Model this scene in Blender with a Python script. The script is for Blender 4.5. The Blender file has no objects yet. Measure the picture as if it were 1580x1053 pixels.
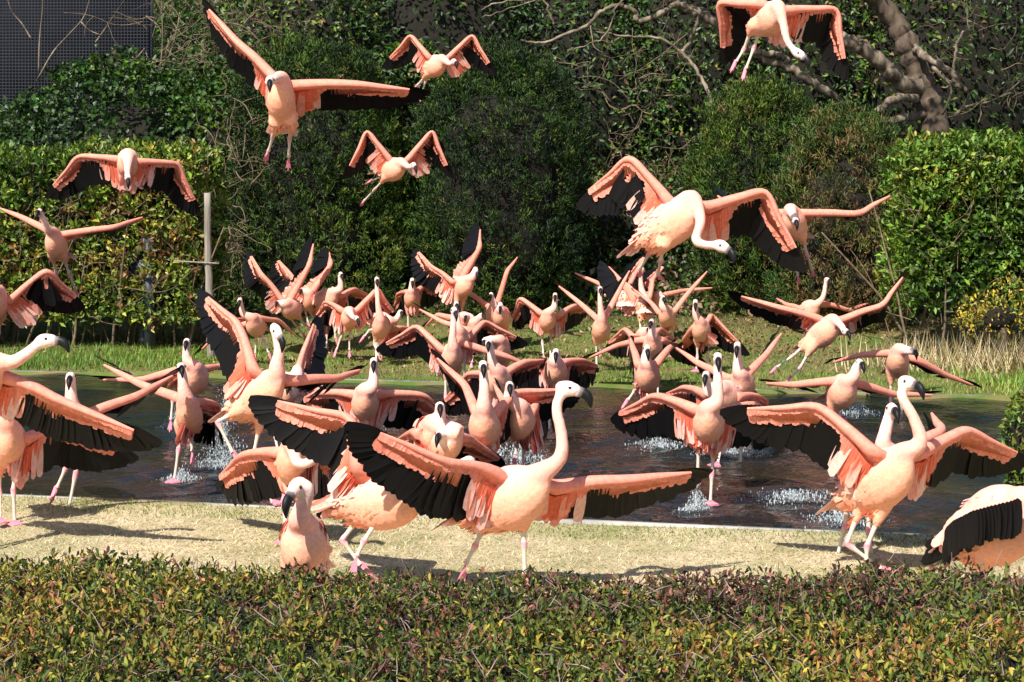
import bpy, math, random
import numpy as np
from mathutils import Vector, Matrix

# ------------------------------------------------------------------ camera, sky, sun, exposure
FPX, CX, HY, HCAM = 3000.0, 790.0, 299.0, 1.85      # focal length (photo px), centre column, horizon row, eye height
scn = bpy.context.scene
scn.render.resolution_x, scn.render.resolution_y = 1024, 682
cam = bpy.data.cameras.new('camera'); camo = bpy.data.objects.new('camera', cam)
scn.collection.objects.link(camo); scn.camera = camo
camo.location = (0, 0, HCAM); camo.rotation_euler = (math.radians(90), 0, 0)
cam.sensor_width = 36; cam.lens = FPX / 1580 * 36
cam.shift_y = -(526.5 - HY) / 1580; cam.clip_end = 500
SUN_DIR = Vector((-0.50, -0.88, 1.10)).normalized()
w = bpy.data.worlds.new('World'); scn.world = w; w.use_nodes = True
nt = w.node_tree; sky = nt.nodes.new('ShaderNodeTexSky'); sky.sky_type = 'NISHITA'; sky.sun_disc = False
sky.sun_elevation = math.asin(SUN_DIR.z); sky.sun_rotation = math.atan2(SUN_DIR.x, SUN_DIR.y)
nt.nodes['Background'].inputs['Strength'].default_value = 0.085
nt.links.new(sky.outputs[0], nt.nodes['Background'].inputs['Color'])
sl = bpy.data.lights.new('sun', 'SUN'); sl.energy = 5.0; sl.angle = math.radians(0.5); sl.color = (1, 0.955, 0.88)
so = bpy.data.objects.new('sun', sl); scn.collection.objects.link(so)
so.rotation_euler = SUN_DIR.to_track_quat('Z', 'Y').to_euler(); so.location = (-8, -10, 20)
vs = scn.view_settings; vs.view_transform = 'Standard'; vs.look = 'None'; vs.exposure = 0.74; vs.gamma = 1

# ------------------------------------------------------------------ helpers
RNG = np.random.default_rng(11); random.seed(5)
COL = scn.collection
def tag(o, label=None, cat=None, group=None, kind=None):
    for k, v in (('label', label), ('category', cat), ('group', group), ('kind', kind)):
        if v: o[k] = v
    return o
def empty(name, loc, parent=None):
    o = bpy.data.objects.new(name, None); COL.objects.link(o); o.location = loc; o.empty_display_size = 0.1
    if parent: o.parent = parent
    return o
def mesh_np(name, V, faces, mat, parent=None, col=None, smooth=False, org=None):
    """faces: list of int arrays (n,k). V world coords; org subtracted."""
    me = bpy.data.meshes.new(name); V = np.asarray(V, dtype=np.float32)
    if org is not None: V = V - np.asarray(org, dtype=np.float32)
    faces = [np.asarray(f, dtype=np.int32) for f in faces if len(f)]
    loops = np.concatenate([f.ravel() for f in faces]); tot = np.concatenate([np.full(len(f), f.shape[1], np.int32) for f in faces])
    st = np.concatenate([[0], np.cumsum(tot)[:-1]]).astype(np.int32)
    me.vertices.add(len(V)); me.vertices.foreach_set('co', V.ravel())
    me.loops.add(len(loops)); me.loops.foreach_set('vertex_index', loops)
    me.polygons.add(len(tot)); me.polygons.foreach_set('loop_start', st)
    if smooth: me.polygons.foreach_set('use_smooth', np.ones(len(tot), bool))
    me.update(calc_edges=True); me.validate()
    if col is not None and len(me.vertices) == len(V):
        a = me.color_attributes.new('col', 'FLOAT_COLOR', 'POINT')
        c = np.ones((len(V), 4), np.float32); c[:, :3] = col; a.data.foreach_set('color', c.ravel())
    if mat: me.materials.append(mat)
    o = bpy.data.objects.new(name, me); COL.objects.link(o)
    if parent: o.parent = parent
    return o
def nrm(a): return a / np.maximum(np.linalg.norm(a, axis=-1, keepdims=True), 1e-9)
def noise3(P, f, seed=0):
    r = np.random.default_rng(100 + seed); out = 0
    for i in range(5):
        k = r.normal(size=3); k = k / np.linalg.norm(k) * f * (0.6 + 0.5 * i); out = out + np.sin(P @ k + r.uniform(0, 6.28)) / (1 + 0.35 * i)
    return out / 2.6
def at(px, py, D): return np.array([(px - CX) / FPX * D, D, HCAM + (HY - py) / FPX * D])
PS = 0.265                                   # the pond's long edges run at this slant
def gz(x, y):
    """height of the ground"""
    x = np.asarray(x, float); y = np.asarray(y, float)
    t = np.clip((y - 22.3) / 4.5, 0, None); z = 0.42 * np.minimum(t, 1) ** 1.4
    z = z + np.clip(y - 26.8, 0, 14) * 0.42
    return z + 0.012 * np.sin(x * 1.7 + y) * (y > 6)

# ------------------------------------------------------------------ materials
def new_mat(name):
    m = bpy.data.materials.new(name); m.use_nodes = True; n = m.node_tree.nodes; l = m.node_tree.links
    return m, n, l, n['Principled BSDF']
def attr_mat(name, rough=0.5, spec=0.5, trans=0.0, tcol=None, bump=0, bscale=60, vary=0.0, stretch=(1, 1, 1)):
    m, n, l, b = new_mat(name)
    a = n.new('ShaderNodeAttribute'); a.attribute_name = 'col'; src = a.outputs['Color']
    if vary:
        tc = n.new('ShaderNodeTexCoord'); mp = n.new('ShaderNodeMapping'); mp.inputs['Scale'].default_value = stretch
        l.new(tc.outputs['Object'], mp.inputs[0])
        no = n.new('ShaderNodeTexNoise'); no.inputs['Scale'].default_value = bscale; no.inputs['Detail'].default_value = 4; l.new(mp.outputs[0], no.inputs[0])
        mr = n.new('ShaderNodeMapRange'); mr.inputs['To Min'].default_value = 1 - vary; mr.inputs['To Max'].default_value = 1 + vary; mr.inputs['From Min'].default_value = .3; mr.inputs['From Max'].default_value = .7
        l.new(no.outputs['Fac'], mr.inputs[0])
        vm = n.new('ShaderNodeVectorMath'); vm.operation = 'SCALE'; l.new(src, vm.inputs[0]); l.new(mr.outputs[0], vm.inputs['Scale']); src = vm.outputs[0]
        if bump:
            bp = n.new('ShaderNodeBump'); bp.inputs['Strength'].default_value = bump; bp.inputs['Distance'].default_value = 0.01
            l.new(no.outputs['Fac'], bp.inputs['Height']); l.new(bp.outputs[0], b.inputs['Normal'])
    l.new(src, b.inputs['Base Color']); b.inputs['Roughness'].default_value = rough; b.inputs['Specular IOR Level'].default_value = spec
    if trans:
        t = n.new('ShaderNodeBsdfTranslucent'); mx = n.new('ShaderNodeMixShader'); mx.inputs[0].default_value = trans
        if tcol: t.inputs['Color'].default_value = (*tcol, 1)
        else: l.new(src, t.inputs['Color'])
        l.new(b.outputs[0], mx.inputs[1]); l.new(t.outputs[0], mx.inputs[2]); l.new(mx.outputs[0], n['Material Output'].inputs['Surface'])
    return m
def noise_mat(name, cols, scale=5, rough=0.8, bump=0.3, detail=6, stretch=(1, 1, 1), spec=0.3):
    m, n, l, b = new_mat(name)
    tc = n.new('ShaderNodeTexCoord'); mp = n.new('ShaderNodeMapping'); mp.inputs['Scale'].default_value = stretch; l.new(tc.outputs['Object'], mp.inputs[0])
    no = n.new('ShaderNodeTexNoise'); no.inputs['Scale'].default_value = scale; no.inputs['Detail'].default_value = detail; l.new(mp.outputs[0], no.inputs[0])
    r = n.new('ShaderNodeValToRGB'); e = r.color_ramp.elements
    while len(e) < len(cols): e.new(0.5)
    for i, c in enumerate(cols): e[i].position = 0.3 + 0.4 * i / max(1, len(cols) - 1); e[i].color = (*c, 1)
    l.new(no.outputs['Fac'], r.inputs[0]); l.new(r.outputs[0], b.inputs['Base Color']); b.inputs['Roughness'].default_value = rough; b.inputs['Specular IOR Level'].default_value = spec
    if bump:
        bp = n.new('ShaderNodeBump'); bp.inputs['Strength'].default_value = bump; bp.inputs['Distance'].default_value = 0.03
        l.new(no.outputs['Fac'], bp.inputs['Height']); l.new(bp.outputs[0], b.inputs['Normal'])
    return m
M = {}
M['leaf'] = attr_mat('glossy_leaf', 0.44, 0.34, 0.22)
M['hedge_leaf'] = attr_mat('hedge_leaf', 0.55, 0.28, 0.2)
M['needle'] = attr_mat('conifer_spray', 0.6, 0.3, 0.12)
M['grass'] = attr_mat('grass_blade', 0.6, 0.3, 0.25)
M['bark'] = noise_mat('bark', [(.045, .034, .023), (.15, .115, .08), (.30, .24, .175)], 9, 0.9, 0.8, stretch=(1, 1, .35))  # tones lowered so the bark colour carries the shade on the limbs
M['darkbark'] = noise_mat('dark_bark', [(.03, .022, .016), (.09, .065, .045), (.14, .10, .07)], 11, 0.9, 0.9, stretch=(1, 1, .35))
M['twig'] = noise_mat('twig_bark', [(.07, .05, .032), (.22, .16, .10)], 14, 0.85, 0.3)
M['core'] = noise_mat('shaded_twigs', [(.006, .006, .004), (.016, .013, .008)], 12, 0.95, 0.5)  # near-black filler: the shade among inner twigs is put into the colour
M['wood'] = noise_mat('weathered_wood', [(.17, .14, .11), (.33, .29, .24)], 12, 0.85, 0.4, stretch=(3, 3, .25))
M['steel'] = noise_mat('painted_steel', [(.022, .028, .035), (.045, .055, .06)], 6, 0.5, 0.1)
M['grey'] = noise_mat('galvanised_cap', [(.22, .25, .28), (.38, .41, .43)], 14, 0.55, 0.1)
M['wetstone'] = noise_mat('algae_concrete', [(.07, .075, .05), (.20, .20, .15)], 7, 0.8, 0.3)
M['concrete'] = noise_mat('concrete', [(.26, .24, .21), (.44, .42, .38)], 7, 0.9, 0.3)
M['net'] = noise_mat('net_thread', [(.014, .016, .024), (.024, .027, .036)], 3, 0.7, 0)
M['cloth'] = noise_mat('shade_cloth', [(.006, .007, .011), (.013, .014, .020)], 1.5, 0.85, 0)

def ground_mat():
    m, n, l, b = new_mat('lawn_soil')
    tc = n.new('ShaderNodeTexCoord'); no = n.new('ShaderNodeTexNoise'); no.inputs['Scale'].default_value = 1.3; no.inputs['Detail'].default_value = 9; no.inputs['Roughness'].default_value = .7
    l.new(tc.outputs['Object'], no.inputs[0])
    sx = n.new('ShaderNodeSeparateXYZ'); l.new(tc.outputs['Object'], sx.inputs[0])
    r = n.new('ShaderNodeValToRGB'); e = r.color_ramp.elements
    e[0].position = .42; e[0].color = (.52, .43, .27, 1); e[1].position = .70; e[1].color = (.20, .20, .07, 1)      # straw lawn, greener in places
    l.new(no.outputs['Fac'], r.inputs[0])
    r2 = n.new('ShaderNodeValToRGB'); e = r2.color_ramp.elements
    e[0].position = .40; e[0].color = (.08, .13, .025, 1); e[1].position = .62; e[1].color = (.20, .145, .065, 1)     # green lawn with worn soil
    l.new(no.outputs['Fac'], r2.inputs[0])
    mr = n.new('ShaderNodeMapRange'); mr.inputs['From Min'].default_value = 15; mr.inputs['From Max'].default_value = 16; l.new(sx.outputs['Y'], mr.inputs[0])
    mx = n.new('ShaderNodeMix'); mx.data_type = 'RGBA'; l.new(mr.outputs[0], mx.inputs['Factor']); l.new(r.outputs[0], mx.inputs[6]); l.new(r2.outputs[0], mx.inputs[7])
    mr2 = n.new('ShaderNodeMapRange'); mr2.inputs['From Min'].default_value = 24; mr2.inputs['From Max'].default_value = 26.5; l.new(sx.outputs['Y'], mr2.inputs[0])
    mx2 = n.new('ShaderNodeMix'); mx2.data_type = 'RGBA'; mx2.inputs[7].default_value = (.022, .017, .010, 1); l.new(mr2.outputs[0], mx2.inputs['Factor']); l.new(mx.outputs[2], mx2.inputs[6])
    l.new(mx2.outputs[2], b.inputs['Base Color']); b.inputs['Roughness'].default_value = .95; b.inputs['Specular IOR Level'].default_value = .1
    n2 = n.new('ShaderNodeTexNoise'); n2.inputs['Scale'].default_value = 70; n2.inputs['Detail'].default_value = 3; l.new(tc.outputs['Object'], n2.inputs[0])
    bp = n.new('ShaderNodeBump'); bp.inputs['Strength'].default_value = .7; bp.inputs['Distance'].default_value = .02; l.new(n2.outputs['Fac'], bp.inputs['Height']); l.new(bp.outputs[0], b.inputs['Normal'])
    return m
def water_mat():
    m, n, l, b = new_mat('pond_water')
    tc = n.new('ShaderNodeTexCoord')
    n1 = n.new('ShaderNodeTexNoise'); n1.inputs['Scale'].default_value = .45; n1.inputs['Detail'].default_value = 3; l.new(tc.outputs['Object'], n1.inputs[0])
    r = n.new('ShaderNodeValToRGB'); e = r.color_ramp.elements
    e[0].position = .40; e[0].color = (.004, .009, .012, 1); e[1].position = .70; e[1].color = (.026, .015, .008, 1)   # murky water over a brown bed
    l.new(n1.outputs['Fac'], r.inputs[0]); l.new(r.outputs[0], b.inputs['Base Color'])
    b.inputs['Roughness'].default_value = .10; b.inputs['IOR'].default_value = 1.33; b.inputs['Specular IOR Level'].default_value = .38
    mp = n.new('ShaderNodeMapping'); mp.inputs['Scale'].default_value = (1, 1.0, 1); l.new(tc.outputs['Object'], mp.inputs[0])
    n2 = n.new('ShaderNodeTexNoise'); n2.inputs['Scale'].default_value = 3.2; n2.inputs['Detail'].default_value = 5; n2.inputs['Distortion'].default_value = .8; l.new(mp.outputs[0], n2.inputs[0])
    bp = n.new('ShaderNodeBump'); bp.inputs['Strength'].default_value = .55; bp.inputs['Distance'].default_value = .10; l.new(n2.outputs['Fac'], bp.inputs['Height'])
    n3 = n.new('ShaderNodeTexNoise'); n3.inputs['Scale'].default_value = 16; n3.inputs['Detail'].default_value = 3; l.new(mp.outputs[0], n3.inputs[0])
    b2 = n.new('ShaderNodeBump'); b2.inputs['Strength'].default_value = .55; b2.inputs['Distance'].default_value = .022; l.new(n3.outputs['Fac'], b2.inputs['Height']); l.new(bp.outputs[0], b2.inputs['Normal'])
    l.new(b2.outputs[0], b.inputs['Normal'])
    return m
M['ground'] = ground_mat(); M['water'] = water_mat()
m, n, l, b = new_mat('water_drop'); b.inputs['Base Color'].default_value = (.72, .78, .80, 1); b.inputs['Roughness'].default_value = .08; b.inputs['Transmission Weight'].default_value = .45; b.inputs['IOR'].default_value = 1.33; M['drop'] = m  # whitish base colour stands in for the sun's highlights on the drops

# ------------------------------------------------------------------ ground, pond
VN, VF = 11.10, 18.95                        # near and far pond edge, measured as y + PS*x
def xend(v): return 2.66 + (v - 11.1) * 0.30  # slanted right end of the pond
us = np.concatenate([np.linspace(-70, -15, 8), [-14.001, -14.0], np.linspace(-13, 2.5, 60), [3.0, 3.004], np.linspace(3.6, 12, 16), np.linspace(15, 70, 8)])
vv = np.concatenate([np.linspace(-20, 5, 5), np.linspace(7, VN - .1, 14), [VN, VN + .004], np.linspace(VN + .3, VF - .3, 24), [VF - .004, VF], np.linspace(VF + .2, 34, 50), np.linspace(36, 60, 10), [90, 160]])
U, Vv = np.meshgrid(us, vv)
sh = xend(Vv) - 3.0
X = np.where(U > 2.9, U + sh, np.where(U > -14, -14 + (U + 14) * (2.5 + 14 + sh * 1) / 16.5, U)); X = np.where((U > 2.45) & (U < 2.9), xend(Vv) - .5, X)
X = np.where((U >= -14) & (U <= 2.5), -14 + (U + 14) / 16.5 * (xend(Vv) - .5 + 14), X)
Y = Vv - PS * X * (np.abs(X) < 60)
Z = gz(X, Y)
inp = (Vv > VN + .002) & (Vv < VF - .002) & (U > -14.0005) & (U < 3.002)
Z = np.where(inp, -0.32, Z)
nr, nc = U.shape; idx = np.arange(nr * nc).reshape(nr, nc)
F = np.stack([idx[:-1, :-1], idx[:-1, 1:], idx[1:, 1:], idx[1:, :-1]], -1).reshape(-1, 4)
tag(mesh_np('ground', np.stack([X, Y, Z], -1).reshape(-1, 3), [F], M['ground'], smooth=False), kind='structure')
WL = -0.030
SPL = [(345, 720), (280, 742), (1075, 790), (1130, 700), (805, 712), (1020, 690), (1225, 770), (1325, 640), (560, 655), (450, 600), (600, 700), (110, 700), (690, 720), (1300, 805)]
def wave(x, y):
    rg = 0
    for px_, py_ in SPL:                                   # rings spreading from the wading feet
        D_ = FPX * (HCAM - WL) / (py_ - HY); c_ = at(px_, py_, D_); d_ = np.hypot(x - c_[0], y - c_[1]); rg = rg + .016 * np.exp(-d_ * 1.7) * np.sin(d_ * 21 + px_)
    return rg + .010 * np.sin(2.1 * x + 3.3 * y) + .007 * np.sin(5.1 * x - 2.2 * y + 1) + .006 * np.sin(-3.3 * x + 6.4 * y + 2) + .004 * np.sin(9 * x + 4 * y)
gx = 1 - (1 - np.linspace(0, 1, 300)) ** 1.0; gv = np.linspace(VN - .03, VF + .03, 230); A_, B_ = np.meshgrid(gx, gv)
wx = -14 + A_ * (xend(B_) + .03 + 14); wy = B_ - PS * wx
idx = np.arange(A_.size).reshape(A_.shape); F = np.stack([idx[:-1, :-1], idx[:-1, 1:], idx[1:, 1:], idx[1:, :-1]], -1).reshape(-1, 4)
tag(mesh_np('pond_water', np.stack([wx, wy, WL + wave(wx, wy)], -1).reshape(-1, 3), [F], M['water'], smooth=True), kind='structure')
def prism(name, P, Q, wdt, z0, z1, mat, parent=None):
    d = np.array([Q[0] - P[0], Q[1] - P[1]]); d = d / np.linalg.norm(d); nn = np.array([-d[1], d[0]]) * wdt / 2
    V = []
    for z in (z0, z1):
        for a, s in ((P, -1), (Q, -1), (Q, 1), (P, 1)): V.append((a[0] + nn[0] * s, a[1] + nn[1] * s, z))
    return mesh_np(name, V, [[(0, 3, 2, 1), (4, 5, 6, 7), (0, 1, 5, 4), (1, 2, 6, 5), (2, 3, 7, 6), (3, 0, 4, 7)]], mat, parent)
kerb = empty('pond_edging', (0, 11.1, 0)); tag(kerb, kind='structure')
for v, off, x0, x1 in ((VN, -.03, -14, 2.7), (VF, .03, -14, 5.1)):
    xs = np.arange(x0, x1, 1.2)
    for x in xs:
        b_ = min(x + 1.19, x1); P = (x, v + off - PS * x); Q = (b_, v + off - PS * b_)
        o = prism('edging_slab', P, Q, .055 if v == VN else .05, -.3, .010 if v == VN else .002, M['concrete' if v == VN else 'wetstone'], kerb)
        o.location = -Vector(kerb.location)

# ------------------------------------------------------------------ leaves and tubes
def leaf_geo(P, A, N, L, W, six=False, curl=.15, fold=.25):
    A = nrm(A); S = nrm(np.cross(A, N)); N = np.cross(S, A); L = np.asarray(L)[:, None]; W = np.asarray(W)[:, None]; n = len(P)
    if six:
        st = [P, P + A * L * .42 + S * W * .5 + N * W * fold, P + A * L * .78 + S * W * .40 + N * (W * fold - L * curl * .4), P + A * L - N * L * curl,
              P + A * L * .78 - S * W * .40 + N * (W * fold - L * curl * .4), P + A * L * .42 - S * W * .5 + N * W * fold]
        V = np.stack(st, 1).reshape(-1, 3); i = np.arange(n)[:, None] * 6
        return V, [np.concatenate([i + [0, 1, 2, 3], i + [0, 3, 4, 5]])], 6
    V = np.stack([P, P + A * L * .5 + S * W * .5 + N * W * fold, P + A * L - N * L * curl, P + A * L * .5 - S * W * .5 + N * W * fold], 1).reshape(-1, 3)
    i = np.arange(n)[:, None] * 4
    return V, [np.concatenate([i + [0, 1, 2], i + [0, 2, 3]])], 4
def palette(n, cols, wts, P=None, f=1.0, seed=0, jit=.25):
    cols = np.array(cols); k = RNG.choice(len(cols), n, p=np.array(wts) / sum(wts))
    if P is not None:                                    # neighbouring leaves tend to share a hue
        q = noise3(P, f, seed) + RNG.normal(0, .55, n); k = np.digitize(q, np.quantile(q, np.cumsum(wts)[:-1] / sum(wts)))
    c = cols[k] * (1 + RNG.normal(0, jit, (n, 1))) * (1 + RNG.normal(0, .08, (n, 3)))
    return np.clip(c, .004, .9)
def leaves(name, P, N, size, wid, cols, wts, parent, mat='leaf', six=False, up=.3, rnd=.8, f=1.0, seed=0, org=None, jit=.25, curl=.15, clump=None):
    pc = None
    if clump:                                             # leaves gathered into shoots: k leaves on each, spread s, shoot height h
        k_, s_, h_ = clump; m_ = len(P) // k_; P, N = P[:m_], nrm(N[:m_] + RNG.normal(0, .35, (m_, 3)) + [0, 0, up]); pc = np.repeat(palette(m_, cols, wts, P, f, seed, jit), k_, 0)
        a_ = RNG.random((m_, k_, 1)); off = RNG.normal(0, s_, (m_, k_, 3)) * (1.15 - a_); N0 = np.repeat(N, k_, 0); P = (P[:, None] + N[:, None] * a_ * h_ * RNG.uniform(.5, 1.5, (m_, 1, 1)) + off).reshape(-1, 3); N = nrm(N0 + off.reshape(-1, 3) / s_ * .5)
        pc = np.clip(pc * (1 + RNG.normal(0, .15, (len(pc), 1))), .003, .9)
    n = len(P); A = nrm(N * .5 + RNG.normal(0, rnd, (n, 3)) + np.array([0, 0, up])); NN = nrm(N + RNG.normal(0, .6, (n, 3)) + [0, 0, .5])
    L = size * RNG.uniform(.6, 1.35, n); V, Fc, k = leaf_geo(P, A, NN, L, L * wid, six, curl)
    return tag(mesh_np(name, V, Fc, M[mat], parent, col=np.repeat(palette(n, cols, wts, P, f, seed, jit) if pc is None else pc, k, 0), org=org), kind='stuff')
def tube_geo(pts, radii, k=6, base=0):
    pts = np.asarray(pts, float); n = len(pts); T = np.gradient(pts, axis=0); T = nrm(T)
    ref = np.array([0, 0, 1.]) if abs(T[0][2]) < .9 else np.array([1., 0, 0]); V = []; u = nrm(np.cross(T[0], ref))
    for i in range(n):
        u = nrm(u - T[i] * (u @ T[i])); v = np.cross(T[i], u)
        a = np.arange(k) / k * 2 * math.pi
        r = radii[i]; ru, rv = (r if np.ndim(r) else (r, r))
        V.append(pts[i] + np.cos(a)[:, None] * u * ru + np.sin(a)[:, None] * v * rv)
    V = np.concatenate(V); F = []
    for i in range(n - 1):
        for j in range(k): F.append((base + i * k + j, base + i * k + (j + 1) % k, base + (i + 1) * k + (j + 1) % k, base + (i + 1) * k + j))
    return V, np.array(F), [np.arange(k)[::-1] + base, np.arange(k) + base + (n - 1) * k]
def spline(pts, n):
    p = np.asarray(pts, float); p = np.vstack([2 * p[0] - p[1], p, 2 * p[-1] - p[-2]]); out = []; m_ = len(p) - 3
    for t in np.linspace(0, m_ - 1e-6, n):
        i = int(t); f = t - i; a, b_, c, d = p[i:i + 4]
        out.append(.5 * (2 * b_ + (c - a) * f + (2 * a - 5 * b_ + 4 * c - d) * f * f + (3 * b_ - a - 3 * c + d) * f ** 3))
    return np.array(out)
class Tubes:
    def __init__(s): s.V = []; s.F = []; s.caps = []; s.n = 0
    def add(s, pts, radii, k=6):
        V, F, c = tube_geo(pts, radii, k, s.n); s.V.append(V); s.F.append(F); s.caps += c; s.n += len(V); return s
    def build(s, name, mat, parent=None, org=None, smooth=True):
        by = {}
        for c in s.caps: by.setdefault(len(c), []).append(c)
        return mesh_np(name, np.concatenate(s.V), [np.concatenate(s.F)] + [np.array(v) for v in by.values()], mat, parent, smooth=smooth, org=org)
def wander(p, d, L, n=6, wob=.25, grav=0):
    pts = [np.array(p, float)]; d = nrm(np.array(d, float))
    for i in range(n - 1): d = nrm(d + RNG.normal(0, wob, 3) + [0, 0, grav]); pts.append(pts[-1] + d * L / (n - 1))
    return spline(pts, n * 2)

# ------------------------------------------------------------------ vegetation shapes
def box_pts(x0, x1, y0, y1, z0, z1, n, bump=.10, depth=.10, seed=0, f=2.2, thin=None, gaps=None):
    w_ = np.array([(x1 - x0) * (z1 - z0), (x1 - x0) * (y1 - y0) * .9, (y1 - y0) * (z1 - z0) * .6, (y1 - y0) * (z1 - z0) * .6])
    k = RNG.choice(4, n, p=w_ / w_.sum()); a, b_ = RNG.random(n), RNG.random(n)
    x = x0 + (x1 - x0) * a; y = y0 + (y1 - y0) * b_; z = z0 + (z1 - z0) * b_; N = np.zeros((n, 3))
    P = np.stack([x, np.full(n, y0), z], 1); N[:, 1] = -1
    q = k == 1; P[q] = np.stack([x, y, np.full(n, z1)], 1)[q]; N[q] = (0, 0, 1)
    for kk, xx, s in ((2, x0, -1), (3, x1, 1)):
        q = k == kk; P[q] = np.stack([np.full(n, xx), y0 + (y1 - y0) * a, z], 1)[q]; N[q] = (s, 0, 0)
    # round the edges
    c = np.array([(x0 + x1) / 2, (y0 + y1) / 2, (z0 + z1) / 2]); h = np.array([(x1 - x0) / 2, (y1 - y0) / 2, (z1 - z0) / 2]); R = .28
    d = P - c; e = np.clip(np.abs(d) - (h - R), 0, None); ln = np.linalg.norm(e, axis=1, keepdims=True)
    sc = np.where(ln > R, R / np.maximum(ln, 1e-6), 1); P = c + np.sign(d) * (np.minimum(np.abs(d), h - R) + e * sc); N = nrm(np.sign(d) * e + N * .2)
    P = P + N * (bump * noise3(P, f, seed) + bump * .6 * noise3(P, f * 3, seed + 1))[:, None] - N * RNG.exponential(depth, n)[:, None]
    return filt(P, N, thin, gaps, seed)
def filt(P, N, thin, gaps, seed):
    keep = np.ones(len(P), bool)
    if thin: keep &= RNG.random(len(P)) < np.clip((P[:, 2] - thin[0]) / (thin[1] - thin[0]), .05, 1)
    if gaps: keep &= (noise3(P, gaps[0], seed + 7) + RNG.normal(0, .25, len(P))) > gaps[1]
    return P[keep], N[keep]
def egg_pts(c, r, n, bump=.15, depth=.12, seed=0, f=2.0, pw=2.0, thin=None, gaps=None, zmin=-.95):
    D = nrm(RNG.normal(size=(n, 3))); D = D[D[:, 2] > zmin]
    ln = (np.abs(D) ** pw).sum(1) ** (1 / pw); N = nrm(D / np.array(r)); P = np.array(c) + D / ln[:, None] * np.array(r)
    m_ = len(P); P = P + N * (bump * noise3(P, f, seed) + bump * .6 * noise3(P, f * 3.2, seed + 1))[:, None] - N * RNG.exponential(depth, m_)[:, None]
    return filt(P, N, thin, gaps, seed)
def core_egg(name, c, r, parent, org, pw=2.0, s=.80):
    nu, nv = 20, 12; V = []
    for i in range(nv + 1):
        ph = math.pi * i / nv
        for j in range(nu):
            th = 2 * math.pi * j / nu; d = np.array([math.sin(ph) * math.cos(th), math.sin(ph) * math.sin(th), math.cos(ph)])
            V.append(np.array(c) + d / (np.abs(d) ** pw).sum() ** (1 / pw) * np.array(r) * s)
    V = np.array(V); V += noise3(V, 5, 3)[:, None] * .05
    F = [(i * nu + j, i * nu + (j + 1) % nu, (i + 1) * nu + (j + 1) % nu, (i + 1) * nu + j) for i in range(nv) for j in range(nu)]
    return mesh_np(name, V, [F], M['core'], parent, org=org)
G1 = (.050, .105, .010); G2 = (.10, .165, .015); G3 = (.17, .23, .022); G4 = (.024, .056, .008); YL = (.34, .28, .035); BR = (.20, .11, .04); DK = (.016, .036, .010)

# clipped broadleaf hedges on either side
def hedge(name, label, x0, x1, y0, y1, z1, zb, n, cols, wts, seed, nst):
    o = empty(name, ((x0 + x1) / 2, (y0 + y1) / 2, 0)); tag(o, label, 'hedge'); org = o.location
    P, N = box_pts(x0, x1, y0, y1, zb, z1, n, .10, .11, seed, thin=(zb - .5, zb + .7), gaps=(2.6, -.62))
    leaves('foliage', P, N, .082, .45, cols, wts, o, up=.45, rnd=.6, f=1.6, seed=seed, org=org, clump=(8, .045, .10), jit=.3)
    t = Tubes(); zc = zb + .30
    for i in range(3):                                         # the twiggy inside, three ragged slabs
        pass
    for i in range(nst):
        x = RNG.uniform(x0 + .05, x1 - .05); y = y0 + RNG.uniform(.05, y1 - y0 - .1); r = RNG.uniform(.008, .022)
        p = wander((x, y, float(gz(x, y)) - .05), (RNG.normal(0, .16), RNG.normal(0, .12), 1), RNG.uniform(.9, z1 - .1), 6, .11)
        t.add(p, np.linspace(r, r * .4, len(p)), 5)
    for i in range(nst * 4):
        x = RNG.uniform(x0, x1); z = RNG.uniform(.35, z1 - .25); p = wander((x, y0 + RNG.uniform(-.03, .3), z), (RNG.normal(0, .7), -.15, RNG.normal(.6, .4)), RNG.uniform(.25, .7), 5, .3)
        t.add(p, np.linspace(.006, .003, len(p)), 4)
    tag(t.build('stems', M['twig'], o, org=org), kind='stuff')
    V = []; F = []                                              # dark inner mass, above the bare stems
    xs = np.linspace(x0 + .22, x1 - .22, 24); zs = np.linspace(zc, z1 - .24, 8)
    c = mesh_np('shaded_twig_core', *grid_box(x0 + .2, x1 - .2, y0 + .30, y1 - .2, zc, z1 - .22), M['core'], o, org=org)
    return o
def grid_box(x0, x1, y0, y1, z0, z1):
    V = [(x, y, z) for z in (z0, z1) for x, y in ((x0, y0), (x1, y0), (x1, y1), (x0, y1))]
    return np.array(V), [[(0, 3, 2, 1), (4, 5, 6, 7), (0, 1, 5, 4), (1, 2, 6, 5), (2, 3, 7, 6), (3, 0, 4, 7)]]
hedge('clipped_hedge', 'clipped yellowish green hedge with bare stems around a wooden post', -9.5, -3.62, 22.75, 24.2, 2.32, .22, 62000,
      [G4, G1, G2, (.17, .24, .035), (.27, .29, .05), YL, BR], [1.5, 2.5, 4, 4, 3, 1.2, 1.6], 1, 150)
hedge('clipped_hedge', 'tall glossy green clipped hedge above yellow weeds and dry grass', 4.40, 9.2, 21.6, 23.3, 2.40, .45, 46000,
      [G4, G1, (.085, .17, .022), G2, (.15, .23, .03), (.24, .25, .04)], [1.5, 3, 4, 4, 3, 1.6], 2, 60)

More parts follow.
